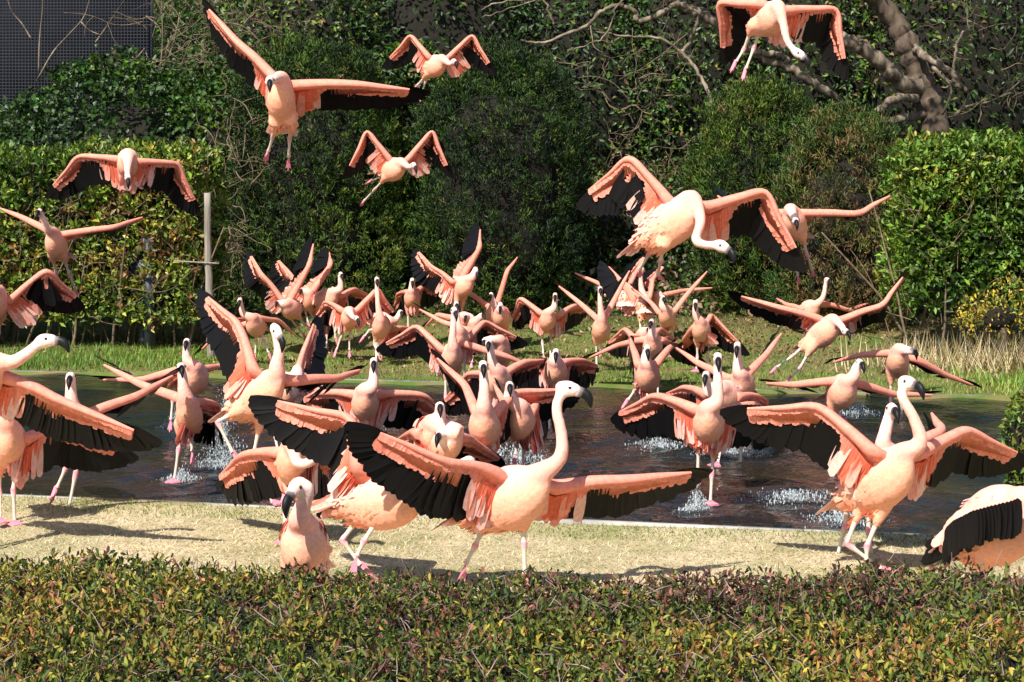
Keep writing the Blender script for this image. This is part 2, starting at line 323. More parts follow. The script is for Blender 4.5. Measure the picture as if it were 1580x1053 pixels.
# dark clipped conifers and looser bushes
def bush(name, label, cat, c, r, n, size, wid, cols, wts, seed, mat='needle', pw=2.6, bump=.14, depth=.07, up=.7, rnd=.55, gaps=None, base=None, group=None, f=1.5, core=.82, six=False, clump=None):
    gx_, gy_ = c[0], c[1]; zb = float(gz(gx_, gy_)) if base is None else base
    o = empty(name, (gx_, gy_, zb)); tag(o, label, cat, group); org = o.location
    P, N = egg_pts(c, r, n, bump, depth, seed, pw=pw, gaps=gaps)
    q = P[:, 2] > gz(P[:, 0], P[:, 1]) - .02; P, N = P[q], N[q]
    leaves('crown', P, N, size, wid, cols, wts, o, mat, up=up, rnd=rnd, f=f, seed=seed, org=org, six=six, clump=clump)
    core_egg('shaded_twig_core', c, r, o, org, pw, core)
    t = Tubes(); p = wander((gx_, gy_, zb - .1), (0, 0, 1), max(.4, c[2] - zb), 5, .05); t.add(p, np.linspace(.07, .045, len(p)), 8); t.build('trunk', M['darkbark'], o, org=org)
    return o
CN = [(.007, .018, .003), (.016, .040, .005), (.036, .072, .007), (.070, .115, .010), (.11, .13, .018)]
bush('clipped_conifer', 'dark green clipped conifer column next to the wooden post', 'conifer', (-2.62, 26.2, 1.75), (1.02, .9, 1.9), 88000, .062, .22, CN, [1, 3, 4, 3, .6], 11, pw=2.9, bump=.24, core=.72, depth=.06, clump=(22, .038, .15))
bush('clipped_conifer', 'broad near-black clipped conifer behind the middle of the flock', 'conifer', (-.20, 26.0, 1.80), (1.15, 1.0, 1.9), 88000, .062, .20, CN, [3, 4, 3, 1, .3], 12, pw=2.8, bump=.24, core=.72, depth=.06, clump=(22, .038, .15))  # leaf mix weighted to the darks, standing in for shade cast on it
bush('camellia_bush', 'glossy broadleaf bush squeezed between two dark clipped conifers', 'bush', (-1.45, 26.9, 1.9), (.85, .7, 2.0), 15000, .10, .5, [DK, G4, G1, G2, (.16, .18, .03)], [2, 3, 4, 2, .5], 13, 'leaf', 2.4, .2, .14, .2, .8, gaps=(2.5, -.6), core=.7)
bush('loose_conifer', 'rounded loose juniper bush under the leaning tree limbs', 'bush', (3.28, 25.9, 1.75), (.86, .8, 1.66), 56000, .07, .18, CN + [(.12, .09, .03)], [1, 2, 4, 4, 1.5, .5], 14, pw=2.3, bump=.26, core=.66, depth=.08, clump=(22, .045, .18))
bush('loose_conifer', 'brown-flecked juniper bush beside the tall glossy hedge', 'bush', (4.25, 24.9, 1.25), (.96, .85, 1.58), 60000, .07, .18, [(.012, .034, .008), (.022, .055, .010), (.05, .09, .014), (.10, .11, .022), (.13, .085, .03)], [1, 3, 4, 2.5, 2], 15, pw=2.3, bump=.26, core=.66, depth=.08, clump=(22, .045, .18))
bush('pond_shrub', 'small clipped shrub leaning over the end of the pond', 'bush', (3.36, 12.15, .26), (.30, .42, .42), 4200, .045, .45, [G4, G1, G2, G3, (.20, .14, .03)], [2, 3, 4, 3, 2], 16, 'leaf', 2.3, .06, .05, .4, .8)
bush('yellow_weed', 'yellow flowering weed clump at the foot of the glossy hedge', 'weeds', (5.25, 20.9, .52), (.55, .4, .42), 1500, .05, .4, [(.16, .18, .03), (.38, .30, .03), (.5, .36, .04), (.25, .17, .06)], [2, 3, 3, 2], 17, 'leaf', 2, .15, .2, .7, .7, gaps=(4, -.2), core=.3)

# ivy mound and evergreen trees on the bank behind
bush('ivy_mound', 'mound smothered in ivy beneath the dark netting', 'ivy', (-5.35, 28.3, 1.35), (2.75, 1.9, 2.55), 36000, .085, .75, [DK, G4, (.035, .085, .014), G1, G2, (.10, .07, .03)], [1.5, 3, 4, 3, 1.2, .6], 21, 'leaf', 2.1, .42, .13, .1, .8, gaps=(1.8, -.85), core=.68, clump=(7, .07, .12))
EV = [((-3.3, 31.0, 3.2), (1.7, 1.5, 2.6), 'evergreen tree with tangled dead twigs above the ivy mound'), ((-1.2, 31.6, 3.6), (1.9, 1.5, 2.7), 'leafy evergreen tree rising over the clipped conifer column'),
      ((1.0, 31.8, 3.2), (1.8, 1.5, 2.7), 'evergreen tree filling the dark gap beside the near-black conifer'), ((2.9, 32.2, 3.6), (1.9, 1.5, 3.0), 'dark evergreen tree behind the long bare limb'),
      ((5.0, 32.2, 3.6), (2.0, 1.5, 3.0), 'evergreen tree behind the leaning trunk'), ((7.2, 31.6, 3.6), (2.2, 1.6, 3.0), 'shiny-leaved evergreen tree over the tall glossy hedge')]
for i, (c, r, lab) in enumerate(EV):
    bush('evergreen_tree', lab, 'tree', c, r, 17000, .105, .5, [DK, G4, (.03, .07, .014), G1, G2, (.15, .17, .03), (.14, .085, .035)], [3, 4, 4, 3, 1.2, .5, .5], 30 + i, 'leaf', 2.2, .3, .3, .15, .9, gaps=(2.2, -.5), core=.74)
for i, (c, r, lab) in enumerate([((1.95, 28.2, 1.3), (1.2, .8, 1.0), 'low leafy shrub among bare twigs in the dark gap'), ((.95, 27.7, .85), (.8, .6, .75), 'low dark shrub at the foot of the near-black conifer'), ((-3.75, 27.2, 1.2), (.5, .6, 1.0), 'scrubby shrub between the hedge end and the conifer column')]):
    bush('scrub', lab, 'bush', c, r, 5200, .085, .45, [DK, G4, G1, G2, (.10, .07, .03)], [3, 3, 3, 1.5, 1.5], 50 + i, 'leaf', 2, .25, .22, .3, .9, gaps=(2.6, -.3), core=.6)
# ground cover on the bank
n_ = 110000; x = RNG.uniform(-10, 10, n_); y = 25.3 + RNG.random(n_) ** .95 * 15.5; P = np.stack([x, y, gz(x, y) + RNG.exponential(.08, n_)], 1); N = np.tile([0, -.5, .85], (n_, 1))
o = leaves('bank_ground_cover', P, N, .105, .6, [DK, G4, G1, (.06, .10, .02), (.13, .09, .045), (.20, .14, .07)], [2, 3, 3, 2, 2, 1.2], None, f=1.1, seed=60); tag(o, 'ivy and leaf litter covering the bank behind the bushes', 'ground cover')

# ------------------------------------------------------------------ tree with leaning limbs
def P4(x, y, D): return at(1080 + x / 3.16, y / 3.16, D)
def P3(x, y, D): return at(750 + x / 3.19, y / 3.19, D)
tb = P4(1150, 640, 27.4); tree = empty('leaning_tree', (tb[0], tb[1], float(gz(tb[0], tb[1])))); tag(tree, 'leaning tree with a dark trunk and long bare pale limbs', 'tree'); torg = tree.location
def limb(name, pts, r0, r1, mat, k=8, wob=.012):
    p = spline(pts, len(pts) * 6); r = np.linspace(r0, r1, len(p)) * (1 + .16 * np.sin(np.arange(len(p)) * 1.3) * RNG.uniform(.3, 1, len(p))); p = p + RNG.normal(0, wob, p.shape)
    t = Tubes(); t.add(p, r, k); return t.build(name, M[mat], tree, org=torg)
limb('trunk', [(tb[0] + .1, tb[1], float(torg.z) - .2), P4(1150, 640, 27.4), P4(1095, 450, 27.4), P4(1045, 300, 27.4), P4(1000, 190, 27.4), P4(930, 80, 27.4), P4(830, -40, 27.3), P4(700, -220, 27)], .22, .12, 'darkbark', 12)
limb('limb', [P4(1080, 420, 27.4), P4(985, 410, 27.1), P4(890, 310, 26.9), P4(790, 240, 26.8), P4(700, 190, 26.8), P4(560, 120, 26.9), P4(420, 60, 27)], .13, .07, 'bark', 10)
limb('limb', [P4(1050, 480, 27.2), P4(960, 480, 26.7), P4(890, 525, 26.5), P4(800, 600, 26.4)], .062, .045, 'bark', 9)
limb('limb', [P4(1100, 560, 27.3), P4(780, 600, 27.2), P4(660, 480, 26.9), P4(540, 395, 26.8), P4(430, 330, 26.8), P4(290, 270, 26.8), P4(130, 150, 26.9), P4(20, 75, 27), P3(1000, 55, 27), P3(930, 5, 27.1), P3(850, -80, 27.2)], .058, .075, 'bark', 9)
limb('limb', [P4(430, 300, 26.75), P4(380, 265, 26.7), P4(280, 250, 26.72), P4(150, 140, 26.85)], .05, .04, 'bark', 8)
limb('limb', [P4(1040, 230, 27.3), P4(1110, 280, 27), P4(1220, 350, 26.8), P4(1260, 410, 26.7), P4(1300, 440, 26.7)], .06, .035, 'bark', 8)
limb('limb', [P4(1130, 330, 27.3), P4(1230, 400, 27.2), P4(1245, 250, 27), P4(1280, 150, 27)], .03, .016, 'bark', 6)
limb('branch', [P3(1000, 40, 27), P3(930, 25, 26.9), P3(830, 88, 26.8), P3(740, 100, 26.8), P3(735, 60, 26.8), P3(650, 28, 26.8), P3(560, 60, 26.7), P3(490, 130, 26.7), P3(380, 175, 26.6), P3(280, 210, 26.6), P3(170, 200, 26.6)], .045, .015, 'bark', 7, .008)
limb('branch', [P3(1050, 80, 26.9), P3(1000, 210, 26.9), P3(960, 260, 26.7)], .03, .026, 'bark', 6)
limb('branch', [P3(540, 160, 26.7), P3(700, 178, 26.7), P3(850, 190, 26.7), P3(960, 260, 26.7), P3(1050, 370, 26.6), P3(1110, 500, 26.5), P3(1115, 560, 26.5)], .012, .032, 'bark', 7, .008)
limb('branch', [P3(400, 250, 26.6), P3(500, 220, 26.6), P3(590, 170, 26.6), P3(640, 40, 26.7), P3(700, -20, 26.8)], .008, .014, 'bark', 6, .008)
limb('branch', [P3(-20, 50, 26.7), P3(60, 15, 26.7), P3(270, 0, 26.7), P3(310, 60, 26.7), P3(335, 125, 26.7)], .010, .018, 'bark', 6, .008)
limb('branch', [P3(-20, 90, 26.6), P3(120, 40, 26.6), P3(270, -5, 26.7), P3(400, -40, 26.8)], .006, .014, 'bark', 5, .008)
for x, y, dx, dz, L in ((1180, 560, 6, 1.5, 1.0), (1240, 560, 7, .4, 1.2)):
    p = wander(P4(x, y, 27), (dx * .1, 0, dz * .3), L, 6, .25); t = Tubes(); t.add(p, np.linspace(.02, .008, len(p)), 6); t.build('branch', M['bark'], tree, org=torg)

def twig_shrub(name, label, boxes, n, L, r, seed, mat='twig', up=.3):
    c = boxes[0]; ctr = at((c[0] + c[2]) / 2, (c[1] + c[3]) / 2, c[4]); b0 = (ctr[0], ctr[1], float(gz(ctr[0], ctr[1]))); o = empty(name, b0); tag(o, label, 'branches'); t = Tubes()
    for (x0, y0, x1, y1, D, k) in boxes:
        for i in range(int(n * k)):
            p0 = at(RNG.uniform(x0, x1), RNG.uniform(y0, y1), D + RNG.uniform(-.4, .4)); rr = r * RNG.uniform(.45, 1.5); l_ = L * RNG.uniform(.5, 1.6)
            p = wander(p0, (RNG.normal(0, 1), RNG.normal(-.2, .3), RNG.normal(up, .6)), l_, 6, .35); t.add(p, np.linspace(rr, rr * .4, len(p)), 5)
            for j in range(2):
                q = p[RNG.integers(3, len(p))]; p2 = wander(q, (RNG.normal(0, 1), RNG.normal(-.1, .4), RNG.normal(up, .7)), l_ * .45, 5, .35); t.add(p2, np.linspace(rr * .5, rr * .2, len(p2)), 4)
    tag(t.build('twigs', M[mat], o, org=b0), kind='stuff')
twig_shrub('bare_twigs', 'tangle of bare tan twigs in the dark gap behind the flock', [(885, 110, 1090, 400, 27.6, 1.0), (880, 20, 1060, 120, 28.8, .4)], 40, .75, .009, 1)
twig_shrub('bare_twigs', 'grey bare twigs above the ivy mound by the netting', [(215, 10, 380, 110, 28.2, 1.0), (320, 20, 480, 110, 29.2, .8)], 50, .8, .007, 2)
twig_shrub('bare_twigs', 'brown bare twigs between the hedge end and the conifer column', [(340, 180, 395, 470, 25.6, 1.0)], 60, .55, .008, 3)
twig_shrub('bare_twigs', 'thin bare twigs on the right of the leaning trunk', [(1460, 20, 1580, 190, 26.8, 1.0)], 22, .6, .006, 4)
def PA(x, y, D): return at(x / 3.19, y / 3.19, D)
sap = empty('bare_saplings', (-6.6, 29.6, float(gz(-6.6, 29.6)))); tag(sap, 'few pale leafless saplings standing before the dark netting', 'saplings')
for pts in ([(190, 360), (195, 200), (208, 60), (212, -30)], [(180, 400), (260, 260), (330, 180), (410, 90), (440, 0)], [(155, 195), (110, 120), (60, 60), (35, -10)], [(470, 210), (540, 110), (620, -10)], [(400, 110), (440, 150), (500, 175)], [(790, 330), (800, 200), (795, -20)], [(720, 290), (770, 330), (860, 345), (960, 340), (1040, 310)], [(830, 290), (870, 150), (885, 60)], [(720, 80), (780, 130), (795, 170)]):
    p = spline([PA(x, y, 28.6 if x > 600 else 29.3) for x, y in pts], 16); r = .014 if x > 600 else .009; t = Tubes(); t.add(p, np.linspace(r, r * .5, 16), 6); t.build('stem', M['bark'], sap, org=sap.location)

# its leafy crown, unseen overhead, added to dapple the limbs with shade
cP, cN = egg_pts((4.6, 25.6, 6.3), (3.4, 1.9, 1.1), 5200, .4, .5, 77, gaps=(2.0, -.2)); q = cP[:, 2] > 5.0
leaves('crown', cP[q], cN[q], .12, .5, [DK, G4, G1, G2], [2, 3, 3, 1], tree, up=-.1, rnd=.9, seed=78, org=torg)
# ------------------------------------------------------------------ netting, posts, cabinet
x0, x1, yN, z0, z1 = -11.5, -5.9, 31.6, 2.2, 7.2
net = empty('netting_screen', ((x0 + x1) / 2, yN, 2.2)); tag(net, 'dark navy netting screen standing behind the ivy mound', 'netting')
V, Fq = grid_box(x0, x1, yN + .06, yN + .09, z0, z1); mesh_np('shade_cloth', V, Fq, M['cloth'], net, org=net.location)
V = []; F = []
def strip(a, b_, wv):
    i = len(V); a, b_, wv = map(np.array, (a, b_, wv)); V.extend([a - wv, b_ - wv, b_ + wv, a + wv]); F.append((i, i + 1, i + 2, i + 3))
for x in np.arange(x0, x1, .052): strip((x, yN, z0), (x, yN, z1), (.006, 0, 0))
for z in np.arange(z0, z1, .052): strip((x0, yN - .004, z), (x1, yN - .004, z), (0, 0, .006))
tag(mesh_np('net_mesh', np.array(V), [F], M['net'], net, org=net.location), kind='stuff')
for x in (x0, -8.6, x1):
    t = Tubes(); t.add([(x, yN + .12, z0 - .6), (x, yN + .12, z1)], [.05, .05], 10); t.build('pole', M['steel'], net, org=net.location)
b0 = at(325, 556, 21.9); b0[2] = 0; post = empty('wooden_post', b0); tag(post, 'weathered wooden post with a thin cross rail at the hedge end', 'post')
t = Tubes(); p = spline([b0 + [0, 0, -.1], at(325, 480, 21.9), at(321, 390, 21.9), at(320, 298, 21.9)], 14); t.add(p + RNG.normal(0, .003, p.shape), np.linspace(.045, .038, 14), 9); t.build('shaft', M['wood'], post, org=b0)
t = Tubes(); p = np.linspace(at(268, 403, 21.85), at(338, 407, 21.85), 8); t.add(p, np.full(8, .009), 7); t.build('cross_rail', M['wood'], post, org=b0)
b0 = at(232, 548, 22.86); b0[2] = 0; pole = empty('dark_pole', b0); tag(pole, 'dark round pole with a grey cap standing in the hedge', 'pole')
t = Tubes(); t.add([b0 + [0, 0, -.1], at(229, 385, 22.86)], [.066, .062], 14); t.build('shaft', M['steel'], pole, org=b0)
t = Tubes(); t.add([at(229, 388, 22.86), at(229, 380, 22.86), at(228, 368, 22.86), at(228, 365, 22.86)], [.058, .066, .066, .05], 14); t.build('cap', M['grey'], pole, org=b0)
b0 = at(207, 490, 22.5); cab = empty('metal_cabinet', b0); tag(cab, 'dark metal cabinet half hidden in the hedge next to the pole', 'cabinet')
V, Fq = grid_box(b0[0] - .13, b0[0] + .13, 22.92, 23.14, b0[2] + .02, b0[2] + .85); mesh_np('housing', V, Fq, M['steel'], cab, org=b0)
V, Fq = grid_box(b0[0] - .11, b0[0] + .11, 22.905, 22.925, b0[2] + .06, b0[2] + .80); mesh_np('door', V, Fq, M['steel'], cab, org=b0)
V, Fq = grid_box(b0[0] - .16, b0[0] + .16, 22.88, 23.18, b0[2] - .02, b0[2] + .02); mesh_np('shelf', V, Fq, M['grey'], cab, org=b0)
t = Tubes(); t.add([(b0[0], 23.03, -.05), (b0[0], 23.03, b0[2])], [.04, .04], 8); t.build('leg', M['steel'], cab, org=b0)

# ------------------------------------------------------------------ grass
def blades(name, P, L, wid, cols, wts, lean, label, cat, f=.8, seed=0, lie=0.0):
    n = len(P); a = RNG.uniform(0, 6.283, n); A = nrm(np.stack([np.cos(a) * lean, np.sin(a) * lean, np.full(n, 1 - lie) * RNG.uniform(.4, 1.2, n)], 1)); S = np.stack([-np.sin(a), np.cos(a), np.zeros(n)], 1)
    L = L * RNG.uniform(.5, 1.5, n)[:, None]; V = np.stack([P - S * wid, P + S * wid, P + A * L], 1).reshape(-1, 3); i = np.arange(n)[:, None] * 3
    return tag(mesh_np(name, V, [i + [0, 1, 2]], M['grass'], None, col=np.repeat(palette(n, cols, wts, P, f, seed, .2), 3, 0)), label, cat, kind='stuff')
n_ = 190000; x = RNG.uniform(-4.0, 5.2, n_); y = RNG.uniform(8.3, 13.5, n_); v = y + PS * x; q = (v < VN - .07) | (x > xend(v) + .03); x, y, v = x[q], y[q], v[q]
P = np.stack([x, y, gz(x, y) - .004], 1); g = (v > VN - .55) & ((v < VN) | (RNG.random(len(v)) < .6)) & (noise3(P * [1, 1, 0], 2.0, 3) + RNG.normal(0, .3, len(P)) + (v - VN + .45) * 2.6 > -.1)
ST = [(.36, .27, .14), (.54, .43, .25), (.68, .57, .38), (.32, .29, .12)]
blades('dry_lawn', P[~g], .042, .0032, ST, [2, 4, 3.5, 1.5], 1.0, 'short straw-coloured lawn between the pond and the low hedge', 'grass', lie=.55)
blades('green_turf', P[g], .030, .003, [(.07, .12, .02), (.14, .19, .04), (.28, .26, .08)], [3, 4, 2], .8, 'green grass fringe along the near pond edging', 'grass', lie=.2)
n_ = 60000; x = RNG.uniform(-8.5, 8.5, n_); y = RNG.uniform(17.0, 25.8, n_); v = y + PS * x; q = v > VF + .03; P = np.stack([x, y, gz(x, y) - .005], 1)[q]; x, y = P[:, 0], P[:, 1]
k = noise3(P * [1, 1, 0], .9, 5) + RNG.normal(0, .35, len(P)) - np.clip((x - 1) * .10, -.5, .6) + np.clip((21.6 - y) * .12, -.4, .3)
g = k > -.25
blades('back_lawn', P[g], .055, .006, [(.06, .12, .015), (.11, .20, .025), (.18, .27, .035), (.28, .27, .07)], [2, 4, 4, 1.5], .7, 'green lawn between the pond and the clipped hedges', 'grass')
blades('worn_lawn', P[~g], .045, .006, [(.14, .12, .04), (.26, .20, .09), (.36, .28, .14), (.09, .12, .025)], [2, 3, 2, 2.5], .9, 'worn brownish lawn with leaf litter behind the pond', 'grass')
n_ = 5200; x = np.concatenate([RNG.uniform(-8, 8, n_ // 2), RNG.normal(2.6, 2.2, n_ // 2)]); y = RNG.uniform(17.5, 25.5, n_); q = y + PS * x > VF + .2; P = np.stack([x, y, gz(x, y) + .025], 1)[q]; P = P[noise3(P * [1, 1, 0], 1.1, 8) + (P[:, 1] - 21) * .15 + RNG.normal(0, .3, len(P)) > .1]
o = leaves('leaf_litter', P, np.tile([0, 0, 1.], (len(P), 1)), .06, .5, [(.10, .06, .03), (.24, .15, .07), (.40, .28, .15), (.10, .14, .03)], [2, 4, 2, 1], None, up=-.2, f=1, seed=71); tag(o, 'brown fallen leaves scattered over the lawn behind the pond', 'leaves')
x = np.concatenate([RNG.uniform(-8, -2.9, 5200), RNG.uniform(4.3, 8, 3500)]); y = np.concatenate([RNG.uniform(20.4, 22.9, 5200), RNG.uniform(17.8, 21.3, 3500)]); q = y + PS * x > VF + .15; P = np.stack([x, y, gz(x, y) - .01], 1)[q]
blades('tall_grass', P, .09, .007, [(.06, .13, .015), (.12, .22, .025), (.20, .29, .04)], [2, 4, 3], .45, 'longer bright green grass tufts under the side hedges', 'grass')
x = np.concatenate([RNG.normal(5.2, .75, 1500), RNG.normal(3.5, .22, 420)]); y = np.concatenate([RNG.normal(20.6, .45, 1500), RNG.normal(10.18, .1, 420)]); P = np.stack([x, y, gz(x, y) - .01], 1); P[-420:, 2] = 0
blades('dry_tussocks', P[:1500], .34, .008, [(.22, .17, .06), (.42, .33, .17), (.55, .45, .26)], [2, 4, 3], .55, 'tall dry grass clump below the yellow weeds', 'grass')
blades('dry_tussocks', P[-420:], .10, .004, [(.30, .23, .10), (.48, .38, .2), (.15, .18, .05)], [2, 4, 1.5], .7, 'small dry grass tuft at the end of the near edging', 'grass')

# ------------------------------------------------------------------ low foreground hedge
lh = empty('low_hedge', (0, 6.2, 0)); tag(lh, 'low clipped hedge of bronze and yellow-green leaves in front of the lawn', 'hedge'); HZ = .50
def hz(x, y): return HZ + .035 * noise3(np.stack([x, y, 0 * x], 1), 2.2, 9) + .035 * noise3(np.stack([x, y, 0 * x], 1), 7, 10) + .02 * noise3(np.stack([x, y, 0 * x], 1), 17, 12) - np.clip(y - 7.0, 0, 1) * .5 + .05 * np.exp(-((x + 1.75) / .25) ** 2) * (y > 6.6) + .015 * np.exp(-((x + 1.2) / .3) ** 2)
ns = 22000; x = RNG.uniform(-3.0, 3.0, ns); y = RNG.uniform(4.0, 7.22, ns); dpt = RNG.exponential(.035, ns); z = hz(x, y) - dpt; Pn = np.stack([x, y, z], 1)
nl = 7; A0 = nrm(np.stack([RNG.normal(0, .62, ns), RNG.normal(-.12, .62, ns), np.ones(ns)], 1)); th = RNG.uniform(0, 6.28, (ns, 1)) + np.arange(nl) * 2.4
e1 = nrm(np.cross(A0, [1, .2, 0])); e2 = np.cross(A0, e1); rad = np.cos(th)[..., None] * e1[:, None] + np.sin(th)[..., None] * e2[:, None]
hh = np.linspace(-.055, .012, nl); op = np.linspace(1.15, .35, nl); P = (Pn[:, None] + A0[:, None] * hh[None, :, None]).reshape(-1, 3)
A = nrm((A0[:, None] + rad * op[None, :, None] + RNG.normal(0, .45, (ns, nl, 3))).reshape(-1, 3)); NN = nrm((A0[:, None] * op[None, :, None] - rad * .8).reshape(-1, 3))
L = .0255 * RNG.uniform(.6, 1.3, ns * nl); V, Fc, k = leaf_geo(P, A, NN, L, L * .40, True, .12, .18)
PG = [(.030, .055, .012), (.065, .10, .016), (.115, .14, .022), (.20, .185, .028), (.30, .215, .036), (.28, .12, .045), (.18, .07, .045), (.085, .042, .036)]
q = noise3(Pn, 2.1, 14) * .9 + noise3(Pn, 6, 15) * .6 + RNG.normal(0, .55, ns) - np.clip((y - 6.3) * .8, -.3, .75)
q = np.repeat(q, nl) + RNG.normal(0, .45, ns * nl); order = [7, 6, 0, 1, 2, 3, 4, 5]; ed = [-1.45, -.95, -.6, -.1, .35, .85, 1.3]
c = np.array(PG)[np.array(order)[np.digitize(q, ed)]] * np.repeat(1 + RNG.normal(0, .25, (ns, 1)), nl, 0) * (1 + RNG.normal(0, .25, (ns * nl, 1)))
tag(mesh_np('foliage', V, Fc, M['hedge_leaf'], lh, col=np.clip(np.repeat(c, k, 0), .004, .8), org=lh.location), kind='stuff')
t = Tubes()
for i in range(3600):
    x_ = RNG.uniform(-2.9, 2.9); y_ = RNG.uniform(4.2, 7.2); z_ = float(hz(np.array([x_]), np.array([y_]))[0]) - RNG.uniform(.0, .12)
    p = wander((x_, y_, z_), (RNG.normal(0, .9), RNG.normal(0, .8), .5), RNG.uniform(.04, .11), 4, .14); r = RNG.uniform(.0011, .0026); t.add(p, np.linspace(r, r * .6, len(p)), 4)
tag(t.build('twigs', noise_mat('hedge_twig', [(.14, .085, .07), (.36, .26, .22)], 9, .8, .2), lh, org=lh.location), kind='stuff')
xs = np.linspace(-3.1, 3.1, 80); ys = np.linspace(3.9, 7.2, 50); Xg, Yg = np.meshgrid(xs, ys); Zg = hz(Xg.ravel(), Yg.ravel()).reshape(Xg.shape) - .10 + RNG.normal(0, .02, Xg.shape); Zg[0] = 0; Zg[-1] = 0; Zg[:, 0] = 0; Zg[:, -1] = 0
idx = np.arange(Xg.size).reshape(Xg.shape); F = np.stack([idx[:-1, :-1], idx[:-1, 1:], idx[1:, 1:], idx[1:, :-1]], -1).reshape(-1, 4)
mesh_np('shaded_twig_core', np.stack([Xg, Yg, Zg], -1).reshape(-1, 3), [F], M['core'], lh, org=lh.location)

# ------------------------------------------------------------------ flamingos
M['plume'] = attr_mat('flamingo_plumage', 0.8, 0.15, 0.0, bump=.28, bscale=52, vary=.11)
M['wing'] = attr_mat('flamingo_wing_covert', 0.7, 0.2, 0.22, vary=.14, bscale=45)
m, n, l, b = new_mat('flight_feather'); b.inputs['Base Color'].default_value = (.0042, .0036, .004, 1); b.inputs['Roughness'].default_value = .5; b.inputs['Specular IOR Level'].default_value = .18; M['black'] = m
M['bill'] = attr_mat('flamingo_bill', 0.5, 0.22)
m, n, l, b = new_mat('flamingo_eye'); b.inputs['Base Color'].default_value = (.03, .02, .012, 1); b.inputs['Roughness'].default_value = .1; M['eye'] = m
PEACH = np.array((.89, .42, .27)); PINK = np.array((.91, .46, .37)); PALE = np.array((.91, .64, .56)); CORAL = np.array((.87, .26, .165)); RED = np.array((.86, .16, .08)); LEG = np.array((.64, .56, .46)); HOT = np.array((.80, .25, .32))
CROP = {'0': (0, 0, 1), 'A': (0, 0, 3.19), '2': (300, 0, 3.16), '4': (1080, 0, 3.16), '5': (0, 300, 3.95), '6': (280, 340, 3.511), '7': (560, 340, 3.509), '8': (820, 220, 2.507), '9': (1080, 260, 2.772), 'x': (0, 500, 3.291),
        'y': (240, 470, 2.569), 'z': (480, 480, 2.506), 'u': (640, 540, 2.924), 'v': (920, 500, 3.191), 'w': (1120, 540, 2.846), 'a': (440, 380, 5.85), 'b': (620, 340, 5.265), 'c': (900, 380, 5.85), 'd': (580, 560, 5.85)}
CH = {'d': (0, -.92, .4), 'm': (0, -.62, .78), 'b': (0, -.16, .98), 'u': (0, .35, .93), 'l': (-.75, -.25, .6), 'r': (.75, -.25, .6)}
FE_V = []; FE_F = []                                      # one vaned feather, root at 0, tip at +X, lying in XY
st_ = [(0, .10), (.06, .38), (.35, .5), (.70, .5), (.93, .42), (1.0, .06)]
for t_, w_ in st_:
    zc_ = -.05 * t_ ** 2; FE_V += [(t_, -w_ * .8, zc_ - .08 * w_), (t_, 0, zc_ + .05 * w_), (t_, w_ * 1.2, zc_ - .08 * w_)]
for i in range(len(st_) - 1):
    for j in range(2): FE_F.append((i * 3 + j, (i + 1) * 3 + j, (i + 1) * 3 + j + 1, i * 3 + j + 1))
FE_V = np.array(FE_V, float); FE_F = np.array(FE_F)
fme = mesh_np('flight_feather', FE_V, [FE_F], M['black'], smooth=True); FME = fme.data; bpy.data.objects.remove(fme)
def feather_frame(p, d, nn, L, W):
    d = nrm(d); s = nrm(np.cross(nn, d)); nn = np.cross(d, s); return np.array(p), d * L, s * W, nn * W
class Acc:
    def __init__(s): s.V = []; s.F = []; s.C = []; s.n = 0
    def add(s, V, F, c):
        s.V.append(V); s.F.append(np.asarray(F) + s.n); s.C.append(np.broadcast_to(c, (len(V), 3))); s.n += len(V)
    def feather(s, p, d, nn, L, W, c):
        p, a, b_, n_ = feather_frame(p, d, nn, L, W); s.add(p + FE_V[:, :1] * a + FE_V[:, 1:2] * b_ + FE_V[:, 2:] * n_, FE_F, c)
    def build(s, name, mat, parent, org, smooth=True):
        by = {}
        for f in s.F: by.setdefault(f.shape[1], []).append(f)
        return mesh_np(name, np.concatenate(s.V), [np.concatenate(v) for v in by.values()], mat, parent, col=np.clip(np.concatenate(s.C), 0, 1), smooth=smooth, org=org)
def interp(t, ks): return np.interp(t, [k[0] for k in ks], [k[1] for k in ks])
def loft(pts, ru, rv, upv, k=14):
    """closed tube; ru sideways, rv along up"""
    pts = np.asarray(pts, float); T = nrm(np.gradient(pts, axis=0)); V = []; a = np.arange(k) / k * 2 * math.pi
    for i in range(len(pts)):
        s = nrm(np.cross(T[i], upv)); u = np.cross(s, T[i]); V.append(pts[i] + np.cos(a)[:, None] * s * ru[i] + np.sin(a)[:, None] * u * rv[i])
    nn = len(pts); F = [(i * k + j, i * k + (j + 1) % k, (i + 1) * k + (j + 1) % k, (i + 1) * k + j) for i in range(nn - 1) for j in range(k)]
    V = np.concatenate(V + [pts[:1], pts[-1:]]); F3 = [(nn * k, (j + 1) % k, j) for j in range(k)] + [(nn * k + 1, (nn - 1) * k + j, (nn - 1) * k + (j + 1) % k) for j in range(k)]
    return V, np.array(F), np.array(F3)
L1, L2 = .35, .47
def solve(a, px, s, L, sign, dz=None):
    """3-D point seen at pixel px whose distance from a is the bone length L (or at a given depth step)"""
    if dz is not None: D = a[1] + dz; return at(px[0], px[1], D)
    D = a[1]
    for _ in range(3):
        p = at(px[0], px[1], D); h = math.hypot(p[0] - a[0], p[2] - a[2]); D = a[1] + sign * math.sqrt(max(L * L - h * h, 0))
    return at(px[0], px[1], D)
JOBS = []
class Bird: pass
